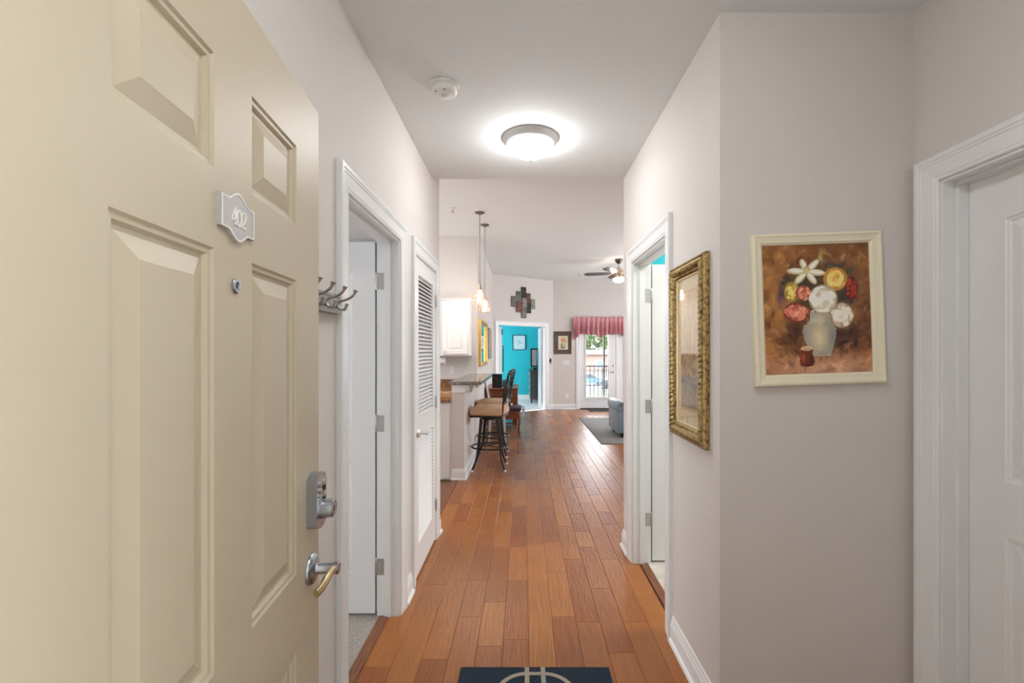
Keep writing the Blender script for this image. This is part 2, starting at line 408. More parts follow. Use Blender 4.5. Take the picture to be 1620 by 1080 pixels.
def outline(x0, x1, z0, z1, arch, inset, n=14):
    """closed outline: bottom-left, bottom-right, then the top from right to left (arched)."""
    pts = [(x0 + inset, z0 + inset), (x1 - inset, z0 + inset)]
    w = x1 - x0
    for k in range(n + 1):
        f = 1 - k / n
        x = x0 + inset + (w - 2 * inset) * f
        u = (x - (x0 + x1) / 2) / (w / 2)
        # camel-back: flat shoulders, raised middle
        a = arch * (0.5 + 0.5 * math.cos(PI * max(-1, min(1, u * 1.02)))) if arch else 0.0
        pts.append((x, z1 - inset + a))
    return pts
def panel_door(root, w, h, t, panels, m, rec=0.009, zb=0.0, slab='slab'):
    """slab with recessed moulded panels on both faces. local: x 0..w, y 0 (front, -y side) .. t, z zb..zb+h. panels: (x0,x1,z0,z1,arch)"""
    bm = bmesh.new()
    X = sorted(set([0, w] + [v for p in panels for v in (p[0], p[1])]))
    Z = sorted(set([zb, zb + h] + [v for p in panels for v in (p[2], p[3] + p[4])]))
    n = 14
    def build(sign):
        V = {}
        y = 0.0 if sign < 0 else t
        inw = 1 if sign < 0 else -1
        def vert(x, z, d=0.0):
            k = (round(x, 6), round(z, 6), round(d, 6))
            if k not in V: V[k] = bm.verts.new((x, y + inw * d, z))
            return V[k]
        for i in range(len(X) - 1):
            for j in range(len(Z) - 1):
                cx, cz = (X[i] + X[i + 1]) / 2, (Z[j] + Z[j + 1]) / 2
                if any(p[0] < cx < p[1] and p[2] < cz < p[3] + p[4] for p in panels): continue
                bm.faces.new([vert(X[i], Z[j]), vert(X[i + 1], Z[j]), vert(X[i + 1], Z[j + 1]), vert(X[i], Z[j + 1])])
        for (x0, x1, z0, z1, arch) in panels:
            prev = None
            if arch:
                cell = [(x0, z0), (x1, z0)] + [(x1 - (x1 - x0) * k / n, z1 + arch) for k in range(n + 1)]
                zs = [z for z in Z if z0 < z < z1 + arch]
                ring0 = [vert(a, b) for a, b in cell]
                o = [vert(a, b, 0.00001) for a, b in outline(x0, x1, z0, z1, arch, 0.0)]
                for k in range(len(cell)):
                    k2 = (k + 1) % len(cell)
                    q = [ring0[k], ring0[k2], o[k2], o[k]]
                    q = [v for a_, v in enumerate(q) if v not in q[:a_]]
                    if len(q) > 2:
                        try: bm.faces.new(q)
                        except ValueError: pass
                prev = o
            for ins, dep in ((0.0, 0.0), (0.004, 0.004), (0.010, 0.0045), (0.014, rec)):
                if ins == 0.0:
                    if prev is None: prev = [vert(a, b) for a, b in outline(x0, x1, z0, z1, arch, 0.0)]
                    continue
                cur = [bm.verts.new((a, y + inw * dep, b)) for a, b in outline(x0, x1, z0, z1, arch, ins)]
                for k in range(len(cur)):
                    k2 = (k + 1) % len(cur)
                    bm.faces.new((prev[k], prev[k2], cur[k2], cur[k]))
                prev = cur
            bm.faces.new(prev)
    build(-1); build(1)
    bmesh.ops.remove_doubles(bm, verts=bm.verts, dist=2e-5)
    # edges of the slab
    fr = [bm.verts.new((x, y, z)) for y in (0.0, t) for x, z in ((0, zb), (w, zb), (w, zb + h), (0, zb + h))]
    for k in range(4):
        k2 = (k + 1) % 4
        bm.faces.new((fr[k], fr[k2], fr[4 + k2], fr[4 + k]))
    bmesh.ops.remove_doubles(bm, verts=bm.verts, dist=2e-5)
    s = obj(slab, bm, m, root)
    for (x0, x1, z0, z1, arch) in panels:
        for sign in (-1, 1):
            bm = bmesh.new(); y = 0.0 if sign < 0 else t; inw = 1 if sign < 0 else -1
            a = [bm.verts.new((px, y + inw * (rec + 0.001), pz)) for px, pz in outline(x0, x1, z0, z1, arch, 0.017)]
            b = [bm.verts.new((px, y + inw * 0.0025, pz)) for px, pz in outline(x0, x1, z0, z1, arch, 0.046)]
            c = [bm.verts.new((px, y + inw * 0.0012, pz)) for px, pz in outline(x0, x1, z0, z1, arch, 0.049)]
            for r0, r1 in ((a, b), (b, c)):
                for k in range(len(a)):
                    k2 = (k + 1) % len(a)
                    bm.faces.new((r0[k], r0[k2], r1[k2], r1[k]))
            bm.faces.new(c); bm.faces.new(a[::-1])
            obj('panel', bm, m, root)
    return s
def hinge(root, x, y, z, m=None, hgt=0.09, wdir=1, lw=0.034):
    """butt hinge: knuckle at x,y; visible leaf lies in xz plane at y going wdir*x."""
    m = m or M_HINGE
    bm = bmesh.new()
    add_lathe(bm, [(0.0, -hgt / 2 - 0.004), (0.004, -hgt / 2 - 0.003), (0.0065, -hgt / 2), (0.0065, -0.016), (0.0058, -0.0155), (0.0065, -0.015), (0.0065, 0.015), (0.0058, 0.0155), (0.0065, 0.016), (0.0065, hgt / 2), (0.004, hgt / 2 + 0.003), (0, hgt / 2 + 0.004)], 12, org=(x, y, z))
    h = obj('hinge', bm, m, root, True)
    x0, x1 = (x + 0.003, x + lw) if wdir > 0 else (x - lw, x - 0.003)
    box('hinge_leaf', x0, x1, y + 0.001, y + 0.004, z - hgt / 2, z + hgt / 2, m, h, bev=0.0008)
    return h
def rail_frame(parent, w, h, prof, m, relief=None, name='frame_rail', step=0.006):
    """four mitred rails around an outer w x h rectangle (local xz centred), profile list of (inset from the outer edge, proud toward -y)."""
    for side in range(4):
        bm = bmesh.new(); Ln = w if side % 2 == 0 else h; Wd = h if side % 2 == 0 else w
        N = max(1, int(Ln / step)) if relief else 1
        rows = []
        for i in range(N + 1):
            row = []
            for q, (ins, d) in enumerate(prof):
                f = i / N
                s = (-Ln / 2 + ins) * (1 - f) + (Ln / 2 - ins) * f
                dd = d + (relief(q, s) if relief else 0)
                e = -Wd / 2 + ins
                x, z = s, e
                for _ in range(side): x, z = -z, x
                row.append(bm.verts.new((x, -dd, z)))
            rows.append(row)
        n = len(prof)
        for a, b in zip(rows, rows[1:]):
            for k in range(n): bm.faces.new((a[k], b[k], b[(k + 1) % n], a[(k + 1) % n]))
        bm.faces.new(rows[0]); bm.faces.new(rows[-1])
        obj(name, bm, m, parent, smooth=bool(relief))
def picture_sheet(name, arr, w, h, y, m, parent):
    """flat print: colour grid arr[rows from the top, cols, 3] in sRGB 0..1"""
    H, W, _ = arr.shape
    xs = np.linspace(-w / 2, w / 2, W); zs = np.linspace(h / 2, -h / 2, H)
    gx, gz = np.meshgrid(xs, zs)
    co = np.stack([gx.ravel(), np.full(gx.size, y), gz.ravel()], 1)
    idx = np.arange(H * W).reshape(H, W)
    f = np.stack([idx[1:, :-1].ravel(), idx[1:, 1:].ravel(), idx[:-1, 1:].ravel(), idx[:-1, :-1].ravel()], 1)
    me = bpy.data.meshes.new(name); me.from_pydata(co.tolist(), [], f.tolist())
    a = np.clip(arr.reshape(-1, 3), 0, 1)
    lin = np.where(a <= 0.04045, a / 12.92, ((a + 0.055) / 1.055) ** 2.4)
    at = me.color_attributes.new('Col', 'FLOAT_COLOR', 'POINT')
    at.data.foreach_set('color', np.concatenate([lin, np.ones((len(lin), 1))], 1).astype(np.float32).ravel())
    me.materials.append(m)
    return link(bpy.data.objects.new(name, me), parent)

# ------------------------------------------------------------------ room shell
XL, XR, HC, HL, WT = -0.677, 0.747, 2.73, 3.25, 0.115
wall('wall_left', (XL, 0.30), (XL, 3.70), WT, 0, HL, [(1.755 - .3, 2.527 - .3, 0, 2.056), (2.864 - .3, 3.546 - .3, 0, 2.056), (0, 3.13, HC, HL)], M_WALL, 'pale greige hallway wall on the left with two doorways')
wall('wall_right', (XR, 3.43), (XR, 1.751), WT, 0, HC, [(3.43 - 3.156, 3.43 - 2.394, 0, 2.056)], M_WALL, 'pale greige hallway wall on the right with the gilt picture')
wall('wall_recess', (XR + WT, 1.751), (1.483, 1.751), WT, 0, HC, [], M_WALL, 'greige wall facing the camera behind the flower painting')
wall('wall_closet', (1.483, 1.866), (1.483, 0.30), WT, 0, HC, [(1.866 - 1.644, 1.866 - 0.872, 0, 2.056)], M_WALL, 'greige wall at the right edge around the closed white door')
wall('wall_entry', (2.8, 0.30), (-3.8, 0.30), 0.15, 0, HL, [(2.37, 3.25, 0, 2.075)], M_WALL, 'wall of the entry doorway the camera stands in')
wall('wall_west', (-3.7, 0.30), (-3.7, 7.315), 0.12, 0, HL, [(0.6, 1.9, 0.7, 2.2), (4.4, 6.0, 1.1, 2.3)], M_WALL)
wall('wall_partition', (-3.7, 2.63), (XL - WT, 2.63), 0.08, 0, HC, [], M_WALL)
wall('wall_pantry', (XL - WT, 3.70), (-3.7, 3.70), WT, 0, HL, [], M_WALL)
wall('wall_kitchen', (-3.7, 7.2), (-0.72, 7.2), WT, 0, HL, [], M_WALL, 'greige kitchen wall with white cabinets at the end of the bar')
wall('wall_dining', (-0.72, 7.315), (-0.72, 10.58), WT, 0, HL, [], M_WALL, 'greige wall past the breakfast bar with gilt mirror')
AW0 = Vector((-0.72, 10.58, 0)); AW1 = Vector((0.754, 11.69, 0)); AWd = (AW1 - AW0).normalized(); AWa = math.atan2(AWd.y, AWd.x); AWL = (AW1 - AW0).length
wall('wall_angled', (AW0.x, AW0.y), (AW1.x, AW1.y), WT, 0, HL, [(0.166, 1.609, 0, 2.086)], M_WALL, 'angled greige wall around the bedroom doorway')
wall('wall_far', (0.754, 11.69), (5.2, 11.69), 0.14, 0, HL, [(1.42 - .754, 3.31 - .754, 0, 2.066)], M_WALL, 'far greige wall with the glazed patio door')
wall('wall_east', (5.2, 11.83), (5.2, 3.315), 0.12, 0, HL, [(1.6, 5.8, 0.5, 2.4)], M_WALL)
wall('wall_south', (5.2, 3.43), (XR + WT, 3.43), WT, 0, HL, [], M_WALL)
wall('wall_bath', (XR + WT, 3.285), (2.7, 3.285), 0.03, 0, HC, [], M_AQUA)
wall('wall_bath_side', (2.7, 3.315), (2.7, 0.30), 0.1, 0, HC, [], M_WALL)
wall('wall_bath_end', (2.7, 1.90), (XR + WT, 1.90), 0.03, 0, HC, [], M_WALL)
wall('wall_bedroom_back', (-2.2, 14.0), (1.1, 14.0), 0.1, 0, HL, [], M_AQUA, 'bright aqua bedroom wall seen through the far doorway')
wall('wall_bedroom_left', (-2.2, 10.6), (-2.2, 14.1), 0.1, 0, HL, [(0.9, 2.9, 0.4, 2.4)], M_AQUA)
wall('wall_bedroom_right', (1.1, 14.1), (1.1, 11.83), 0.1, 0, HL, [], M_AQUA)
wall('wall_bedroom_front', (-0.835, 10.75), (-2.2, 10.75), 0.1, 0, HL, [], M_AQUA)
struct(box('ceiling', -3.7, 2.7, 0.30, 3.43, HC, HL + 0.06, M_CEIL), 'white lowered hallway ceiling')
struct(box('ceiling_living', -3.82, 5.32, 3.43, 11.83, HL, HL + 0.06, M_CEIL), 'high white ceiling of the living room')
struct(box('ceiling_bedroom', -2.3, 1.2, 11.83, 14.1, HL, HL + 0.06, M_CEIL))
def slab(name, poly, z0, z1, m, label=None):
    bm = bmesh.new(); a = [bm.verts.new((x, y, z0)) for x, y in poly]; b = [bm.verts.new((x, y, z1)) for x, y in poly]; n = len(poly)
    bm.faces.new(a[::-1]); bm.faces.new(b)
    for i in range(n): bm.faces.new((a[i], a[(i + 1) % n], b[(i + 1) % n], b[i]))
    return struct(obj(name, bm, m), label)
floor = slab('floor', [(-0.80, 0.15), (2.7, 0.15), (2.7, 1.751), (0.80, 1.751), (0.80, 3.315), (5.2, 3.315), (5.2, 11.76), (0.73, 11.76), (-0.76, 10.64), (-0.80, 10.62)], -0.03, -0.0065, M_SUB, 'glossy hand-scraped orange brown plank floor')
slab('floor_carpet', [(-3.7, 0.30), (XL - 0.105, 0.30), (XL - 0.105, 2.63), (-3.7, 2.63)], -0.03, 0.002, M_CARPET, 'beige carpet of the room on the left')
slab('floor_closet', [(-3.7, 2.63), (-0.80, 2.63), (-0.80, 3.70), (-3.7, 3.70)], -0.03, -0.002, M_SUB)
slab('floor_tile', [(0.845, 1.866), (2.7, 1.866), (2.7, 3.285), (0.845, 3.285)], -0.03, 0.001, M_TILE, 'beige stone tile floor behind the right doorway')
slab('floor_kitchen', [(-3.7, 3.70), (-0.79, 3.70), (-0.79, 7.2), (-3.7, 7.2)], -0.03, -0.001, M_KFLOOR, 'darker wood kitchen floor')
slab('floor_bedroom', [(-2.2, 10.65), (-0.82, 10.65), (0.66, 11.77), (1.1, 11.8), (1.1, 14), (-2.2, 14)], -0.03, 0.004, M_CARPETB, 'pale carpet of the aqua bedroom')
slab('floor_breezeway', [(-4, -2.3), (4, -2.3), (4, 0.15), (-4, 0.15)], -0.06, -0.006, mat('breezeway_concrete', (0.42, 0.41, 0.39), 0.8, var=0.1, bump=0.2))
struct(box('ceiling_added_breezeway', -4, 4, -2.2, 0.15, 2.75, 2.85, M_CEIL))  # unseen, added behind the camera to cut down the skylight
struct(box('wall_added_breezeway', -4, 4, -2.3, -2.2, -0.006, 2.75, mat('breezeway_stucco', (0.66, 0.60, 0.50), 0.8)))  # unseen opposite wall, added to block sky and bounce some light back

# planks: the ones largest in view are single parts, the rest one part
PW = 0.127
def plank_mesh(bm, x0, x1, y0, y1):
    g = 0.0006; c = 0.0018
    lo = [bm.verts.new(p) for p in ((x0 + g, y0 + g, -0.006), (x1 - g, y0 + g, -0.006), (x1 - g, y1 - g, -0.006), (x0 + g, y1 - g, -0.006))]
    mi = [bm.verts.new(p) for p in ((x0 + g, y0 + g, -0.0014), (x1 - g, y0 + g, -0.0014), (x1 - g, y1 - g, -0.0014), (x0 + g, y1 - g, -0.0014))]
    hi = [bm.verts.new(p) for p in ((x0 + g + c, y0 + g + c, 0), (x1 - g - c, y0 + g + c, 0), (x1 - g - c, y1 - g - c, 0), (x0 + g + c, y1 - g - c, 0))]
    for a, b in ((lo, mi), (mi, hi)):
        for k in range(4): bm.faces.new((a[k], a[(k + 1) % 4], b[(k + 1) % 4], b[k]))
    bm.faces.new(hi)
planks = []
rs = random.Random(11)
for k in range(47):
    x0 = -0.735 + PW * k; x1 = x0 + PW; xc = (x0 + x1) / 2
    if x1 > 5.2: break
    ym = 11.69 if xc > 0.754 else 10.60 + (x0 + 0.72) * 0.753
    if xc < 0.80: rng = [(0.16, ym)]
    elif xc < 1.6: rng = [(0.16, 1.751), (3.43, ym)]
    else: rng = [(3.43, ym)]
    for a, b in rng:
        y = a - rs.choice([0, .1, .2, .3, .4])
        while y < b - 0.02:
            L_ = rs.choice([0.3, 0.4, 0.5, 0.6, 0.75, 0.75, 0.9, 1.05, 1.2])
            e = y + L_
            if b - e < 0.2: e = b
            s = max(y, a)
            planks.append((x0, s, min(e, b)))
            y = e
def pscore(p):
    x0, a, b = p; m = max((a + b) / 2, 2.0)
    if b < 1.95 or x0 > 0.225 * m + 0.1: return 0
    a = max(a, 1.98)
    return 729 * PW / m * 1.44 * 729 * (1 / a - 1 / b)
planks.sort(key=pscore, reverse=True)
big = [p for p in planks[:300] if pscore(p) > 30]; rest = planks[len(big):]
PM = {}
for x0, a, b in big:
    L_ = round(b - a, 3)
    if L_ not in PM:
        bm = bmesh.new(); plank_mesh(bm, 0, PW, 0, L_)
        me = bpy.data.meshes.new('plank'); bmesh.ops.recalc_face_normals(bm, faces=bm.faces); bm.to_mesh(me); bm.free(); me.materials.append(M_PLANK); PM[L_] = me
    o = link(bpy.data.objects.new('plank', PM[L_]), floor); o.location = (x0, a, 0)
bm = bmesh.new()
for x0, a, b in rest: plank_mesh(bm, x0, x0 + PW, a, b)
o = obj('plank_field', bm, M_PLANKS, floor); o['kind'] = 'stuff'

# thresholds
struct(box('trim_1', -0.786, -0.735, 1.75, 2.535, -0.006, 0.006, M_THRESH, bev=0.003), 'dark wood threshold strip along the carpet edge')
struct(box('trim_2', 0.797, 0.848, 2.40, 3.15, -0.006, 0.006, M_THRESH, bev=0.003), 'dark wood threshold strip at the tiled doorway')
struct(box('trim_3', -0.80, -0.737, 3.72, 5.18, -0.006, 0.005, M_THRESH, bev=0.003), 'dark wood strip between hall and kitchen floor')
_t = struct(box('trim_4', 0.166, 1.609, -0.01, 0.03, -0.006, 0.006, M_THRESH, bev=0.003)); _t.location = AW0; _t.rotation_euler = (0, 0, AWa)

# ------------------------------------------------------------------ door frames
L90, R90 = PI / 2, -PI / 2
door_frame('trim_5', (XL, 2.141, 0), L90, 0.76, 2.05, WT, stop=(0.045, 0.078), label='white moulded casing of the open doorway on the left')
door_frame('trim_6', (XL, 3.205, 0), L90, 0.67, 2.05, WT, stop=(0.048, 0.075), label='white moulded casing around the louvered closet door')
door_frame('trim_7', (XR, 2.775, 0), R90, 0.75, 2.05, WT, stop=(0.045, 0.078), label='white moulded casing of the open doorway on the right')
door_frame('trim_8', (1.483, 1.258, 0), R90, 0.76, 2.05, WT, stop=(0.045, 0.080), label='white moulded casing around the closed door at right')
door_frame('trim_9', (AW0.x + AWd.x * 0.8875, AW0.y + AWd.y * 0.8875, 0), AWa, 1.431, 2.08, WT, label='white casing of the bedroom double doorway')
door_frame('trim_10', (2.365, 11.69, 0), 0, 1.878, 2.06, 0.14, both=False, label='white casing around the patio doors')
_f = door_frame('trim_11', (-0.01, 0.30, 0), PI, 0.868, 2.069, 0.15, both=False, label='white frame of the entry doorway')

# ------------------------------------------------------------------ baseboards (room on the right of travel)
baseboard('baseboard_left', [(XL, 0.42), (XL, 1.661)], 'white moulded baseboard behind the entry door')
baseboard('baseboard_left_middle', [(XL, 2.621), (XL, 2.772)], 'short white baseboard between the two left doorways')
baseboard('baseboard_left_end', [(XL, 3.64), (XL, 3.70), (-0.79, 3.70)], 'short white baseboard wrapping the end of the left wall')
baseboard('baseboard_right', [(XR, 2.30), (XR, 1.751), (1.483, 1.751), (1.483, 1.742)], 'white moulded baseboard under the gilt picture')
baseboard('baseboard_right_end', [(0.9, 3.43), (XR, 3.43), (XR, 3.25)], 'short white baseboard at the end of the right wall')
baseboard('baseboard_far', [(AW0.x + AWd.x * 1.70, AW0.y + AWd.y * 1.70), (0.754, 11.69), (1.328, 11.69)], 'white baseboard along the far wall beside the patio door')
baseboard('baseboard_dining', [(-0.72, 7.25), (-0.72, 10.58), (AW0.x + AWd.x * 0.07, AW0.y + AWd.y * 0.07)])
baseboard('baseboard_bedroom', [(-2.2, 14.0), (1.1, 14.0)], 'white baseboard of the aqua bedroom wall', prof=[(0, 0), (0.016, 0), (0.016, 0.13), (0.008, 0.15), (0, 0.15)])

# ------------------------------------------------------------------ entry door (door_1), open 95 degrees, outer face to the camera
DW, DH, DT = 0.86, 2.03, 0.045
fe = Vector((-0.52, 1.17)); dd = Vector((0.0983, -0.9952))      # free edge, direction towards the hinge
hp = fe + dd * DW
d1 = thing('door_1', 'open beige six-panel entry door with the number plate', None, (hp.x, hp.y, 0.015), math.atan2(-dd.y, -dd.x), kind='structure')
# local x: 0 hinge -> DW free edge, local y: + is away from the camera side (towards the left wall)
def tx(t): return DW - t
PX = [(tx(0.669), tx(0.4653)), (tx(0.347), tx(0.1436))]
zz = [(0.215, 0.758), (0.931, 1.585), (1.707, 1.884)]
d1_panels = [(a, b, z0, z1, 0.0) for a, b in PX for z0, z1 in zz]
panel_door(d1, DW, DH, DT, d1_panels, M_ENTRY, rec=0.011)
for z in (0.2, 1.0, 1.8):
    lathe('hinge', [(0, z - 0.05), (0.008, z - 0.05), (0.008, z + 0.05), (0, z + 0.05)], M_HINGE, d1, 12, org=(-0.004, DT + 0.004, 0))
# deadbolt keypad
DZ = -0.015
def keypad(root, t):
    x = tx(t); zc = 1.082 + DZ
    pts = []
    w, h = 0.034, 0.067
    for k in range(13):
        a = PI * k / 12; pts.append((x + w * math.cos(a) * 1.0, zc + h - 0.022 + 0.022 * math.sin(a)))
    for k in range(13):
        a = PI + PI * k / 12; pts.append((x + w * math.cos(a), zc - h + 0.014 + 0.014 * math.sin(a)))
    p = prism('keypad_lock', pts, -0.024, 0.0, M_STEEL, root, bev=0.004)
    p['label'] = 'brushed nickel keypad deadbolt'
    for r in range(4):
        for c in (-1, 1):
            bm = bmesh.new(); add_lathe(bm, [(0.0065, -0.0245), (0.0065, -0.0275), (0.005, -0.0285), (0, -0.0287)], 14, 'y', (x + c * 0.012, 0, zc + 0.040 - r * 0.0145))
            obj('button', bm, M_DARK if c > 0 and r % 2 else M_HINGE, p, True)
    cy = lathe('lock_cylinder', [(0.0235, -0.022), (0.0235, -0.032), (0.021, -0.052), (0.0185, -0.054), (0.0175, -0.053), (0, -0.053)], M_STEEL, p, 28, 'y', (x + 0.0, 0, zc - 0.022))
    box('keyway', x - 0.001, x + 0.001, -0.0542, -0.0528, zc - 0.029, zc - 0.015, M_DARK, cy)
    lathe('thumb_turn_rose', [(0.03, DT), (0.03, DT + 0.012), (0.02, DT + 0.02), (0, DT + 0.02)], M_NICKEL, p, 24, 'y', (x, 0, zc))
keypad(d1, 0.050)
def lever(root, x, z, y0, sgn, hdir, m_rose, m_lever, s=1.0, name='lever_handle'):
    """rose on the face y0, projecting sgn*y; lever runs hdir*x."""
    h = lathe(name, [(0.0, y0), (0.037 * s, y0), (0.037 * s, y0 + sgn * 0.004), (0.033 * s, y0 + sgn * 0.009), (0.026 * s, y0 + sgn * 0.0125), (0.014 * s, y0 + sgn * 0.015), (0.0125 * s, y0 + sgn * 0.018), (0.0125 * s, y0 + sgn * 0.052), (0.0148 * s, y0 + sgn * 0.054), (0.0148 * s, y0 + sgn * 0.064), (0.012 * s, y0 + sgn * 0.067), (0, y0 + sgn * 0.067)], m_rose, root, 28, 'y', (x, 0, z))
    P = smooth_path([(x, y0 + sgn * 0.055, z), (x + hdir * 0.022 * s, y0 + sgn * 0.056, z + 0.004 * s), (x + hdir * 0.055 * s, y0 + sgn * 0.056, z + 0.002 * s), (x + hdir * 0.085 * s, y0 + sgn * 0.053, z - 0.004 * s), (x + hdir * 0.108 * s, y0 + sgn * 0.047, z - 0.007 * s)], 6)
    bm = bmesh.new(); n = len(P)
    add_tube(bm, P, [(0.0095 + 0.0015 * math.sin(PI * i / n)) * s for i in range(n)], 12)
    for v in bm.verts:   # flatten the section a little
        v.co.y = (y0 + sgn * 0.054) + (v.co.y - (y0 + sgn * 0.054)) * 0.75
    obj('lever', bm, m_lever, h, True)
    return h
lever(d1, tx(0.055), 0.916 + DZ, 0.0, -1, -1, M_STEEL, M_BRASS)
lever(d1, tx(0.055), 0.916 + DZ, DT, 1, -1, M_NICKEL, M_BRASS)['label'] = 'lever handle on the far face'
ph = lathe('peephole', [(0.0125, 0), (0.0125, -0.003), (0.0105, -0.005), (0.0075, -0.005), (0.0065, -0.002), (0, -0.002)], M_STEEL, d1, 24, 'y', (tx(0.405), 0, 1.55 + DZ))
lathe('lens', [(0.006, -0.002), (0.004, -0.0035), (0, -0.004)], mat('peephole_lens', (0.02, 0.02, 0.025), 0.05), ph, 16, 'y', (tx(0.405), 0, 1.55 + DZ))
box('latch_plate', DW - 0.0005, DW + 0.0015, 0.010, 0.034, 0.88, 0.94, M_NICKEL, d1)
# number plate 402
plx, plz = tx(0.405), 1.664 + DZ
def plate_outline(w, h, k):
    o = []
    def top(u):   # u -1..1
        a = abs(u)
        if a > 0.62: return h * 0.66
        return h * 0.66 + (h * 0.40) * (0.5 + 0.5 * math.cos(PI * a / 0.62)) ** 0.75
    N = 26
    for i in range(N + 1):
        u = -1 + 2 * i / N; o.append((u * w, top(u)))
    for i in range(N + 1):
        u = 1 - 2 * i / N; o.append((u * w, -top(u)))
    return [(x * k, z * k) for x, z in o]
M_PLATE = mat('plate_silver', (0.50, 0.49, 0.49), 0.4, 0.1)
M_PLATEL = mat('plate_line', (0.86, 0.85, 0.82), 0.4)
npl = prism('number_plate', [(plx + x, plz + z) for x, z in plate_outline(0.055, 0.0395, 1.0)], -0.006, 0.0, M_PLATE, d1, bev=0.0012)
npl['label'] = 'silver number plate reading 402'
# raised border line
po = plate_outline(0.055, 0.0395, 0.955); pi_ = plate_outline(0.055, 0.0395, 0.88)
bm = bmesh.new(); A = [bm.verts.new((plx + x, -0.0066, plz + z)) for x, z in po]; B = [bm.verts.new((plx + x, -0.0066, plz + z)) for x, z in pi_]
for i in range(len(A)): bm.faces.new((A[i], A[(i + 1) % len(A)], B[(i + 1) % len(A)], B[i]))
obj('plate_border', bm, M_PLATEL, npl)
def stroke_poly(path, wid):
    P = [Vector(p) for p in path]; Lf, Rt = [], []
    for i, p in enumerate(P):
        t = (P[min(i + 1, len(P) - 1)] - P[max(i - 1, 0)]).normalized(); n = Vector((-t.y, t.x)); w_ = wid[i] if isinstance(wid, list) else wid
        Lf.append(p + n * w_ / 2); Rt.append(p - n * w_ / 2)
    return Lf, Rt
def digit(ch, cx, cz, hgt, root, y):
    bm = bmesh.new(); s = hgt
    def strip(path, wid):
        Lf, Rt = stroke_poly(path, wid)
        a = [bm.verts.new((cx + p.x * s, y, cz + p.y * s)) for p in Lf]; b = [bm.verts.new((cx + p.x * s, y, cz + p.y * s)) for p in Rt]
        for i in range(len(a) - 1): bm.faces.new((a[i], a[i + 1], b[i + 1], b[i]))
    if ch == '4':
        strip([(0.10, 0.5), (0.10, -0.5)], 0.15)
        strip([(0.10, 0.5), (-0.27, -0.22)], 0.085)
        strip([(-0.30, -0.22), (0.28, -0.22)], 0.10)
        strip([(-0.02, -0.47), (0.22, -0.47)], 0.06)
    elif ch == '0':
        strip([(0.25 * math.sin(2 * PI * k / 32), 0.45 * math.cos(2 * PI * k / 32)) for k in range(33)], [0.10 + 0.06 * abs(math.sin(2 * PI * k / 32)) for k in range(33)])
    else:
        P = [(-0.21, 0.27), (-0.20, 0.36), (-0.12, 0.43), (0.0, 0.45), (0.13, 0.42), (0.21, 0.33), (0.22, 0.22), (0.17, 0.08), (0.05, -0.08), (-0.10, -0.26), (-0.22, -0.42)]
        strip(P, [0.13, 0.10, 0.07, 0.07, 0.10, 0.14, 0.15, 0.13, 0.11, 0.09, 0.08])
        strip([(-0.25, -0.43), (0.20, -0.43), (0.26, -0.30)], [0.13, 0.13, 0.05])
    thicken(bm, (0, 0.001, 0))
    return obj('digit', bm, M_PLATEL, root)
for ch, dx in (('4', -0.0155), ('0', 0.0), ('2', 0.0155)): digit(ch, plx + dx + 0.001, plz - 0.001, 0.029, npl, -0.0072)

# ------------------------------------------------------------------ white two-panel doors
def roman(w, h=2.03):
    return [(0.125, w - 0.125, 0.22, 0.83, 0.0), (0.125, w - 0.125, 1.01, 1.865, 0.055)]
# door_2: left room, hinged on the far jamb, open into the room
d2 = thing('door_2', 'white panel door standing open inside the left doorway', None, (-0.812, 2.515, 0.012), PI, kind='structure')
# local x -> world -x ; local +y -> world -y (towards camera)
panel_door(d2, 0.735, 2.03, 0.035, roman(0.735), M_DOORW)
d2.location.y = 2.555
for z in (0.26, 1.04, 1.815):
    h = hinge(d2, -0.011, 0.042, z, wdir=-1, lw=0.042)
lever(d2, 0.735 - 0.065, 0.91, 0.035, 1, -1, M_NICKEL, M_NICKEL, 0.85)
# door_4: bathroom on the right, hinged on the far jamb, open into the room
d4 = thing('door_4', 'white panel door standing open inside the right doorway', None, (0.884, 3.160, 0.012), 0.0, kind='structure')
panel_door(d4, 0.725, 2.03, 0.035, roman(0.725), M_DOORW)
for z in (0.29, 1.06, 1.815):
    hinge(d4, -0.011, -0.0235, z, wdir=-1, lw=0.042)
lever(d4, 0.725 - 0.065, 0.91, 0.0, -1, -1, M_NICKEL, M_NICKEL, 0.85)
# door_5: closed door in the recess at the right edge (leaf at the far side of the jamb)
d5 = thing('door_5', 'closed white door with arched panel at the right edge', None, (1.5645, 1.622, 0.010), R90, kind='structure')
panel_door(d5, 0.727, 2.026, 0.035, roman(0.727), M_DOORW)
lever(d5, 0.727 - 0.065, 0.91, 0.0, -1, -1, M_NICKEL, M_NICKEL, 0.85)
# door_6/7: bedroom double leaves, both folded into the bedroom
pL = AW0 + AWd * 0.185; nB = Vector((-AWd.y, AWd.x, 0))
q = pL + nB * (WT + 0.01)
d6 = thing('door_6', 'left white leaf of the bedroom double door, opened inward', None, (q.x, q.y, 0.012), AWa + math.radians(43), kind='structure')
panel_door(d6, 0.69, 2.05, 0.035, [(0.11, 0.58, 0.22, 0.83, 0.0), (0.11, 0.58, 1.01, 1.88, 0.05)], M_DOORW)
box('top_bolt', 0.62, 0.66, -0.02, 0.0, 1.86, 2.0, M_DARK, d6, bev=0.004)
pR = AW0 + AWd * 1.59; q = pR + nB * (WT + 0.01)
d7 = thing('door_7', 'right white leaf of the bedroom double door, opened inward', None, (q.x, q.y, 0.012), AWa + math.radians(57), kind='structure')
panel_door(d7, 0.69, 2.05, 0.035, [(0.11, 0.58, 0.22, 0.83, 0.0), (0.11, 0.58, 1.01, 1.88, 0.05)], M_DOORW)
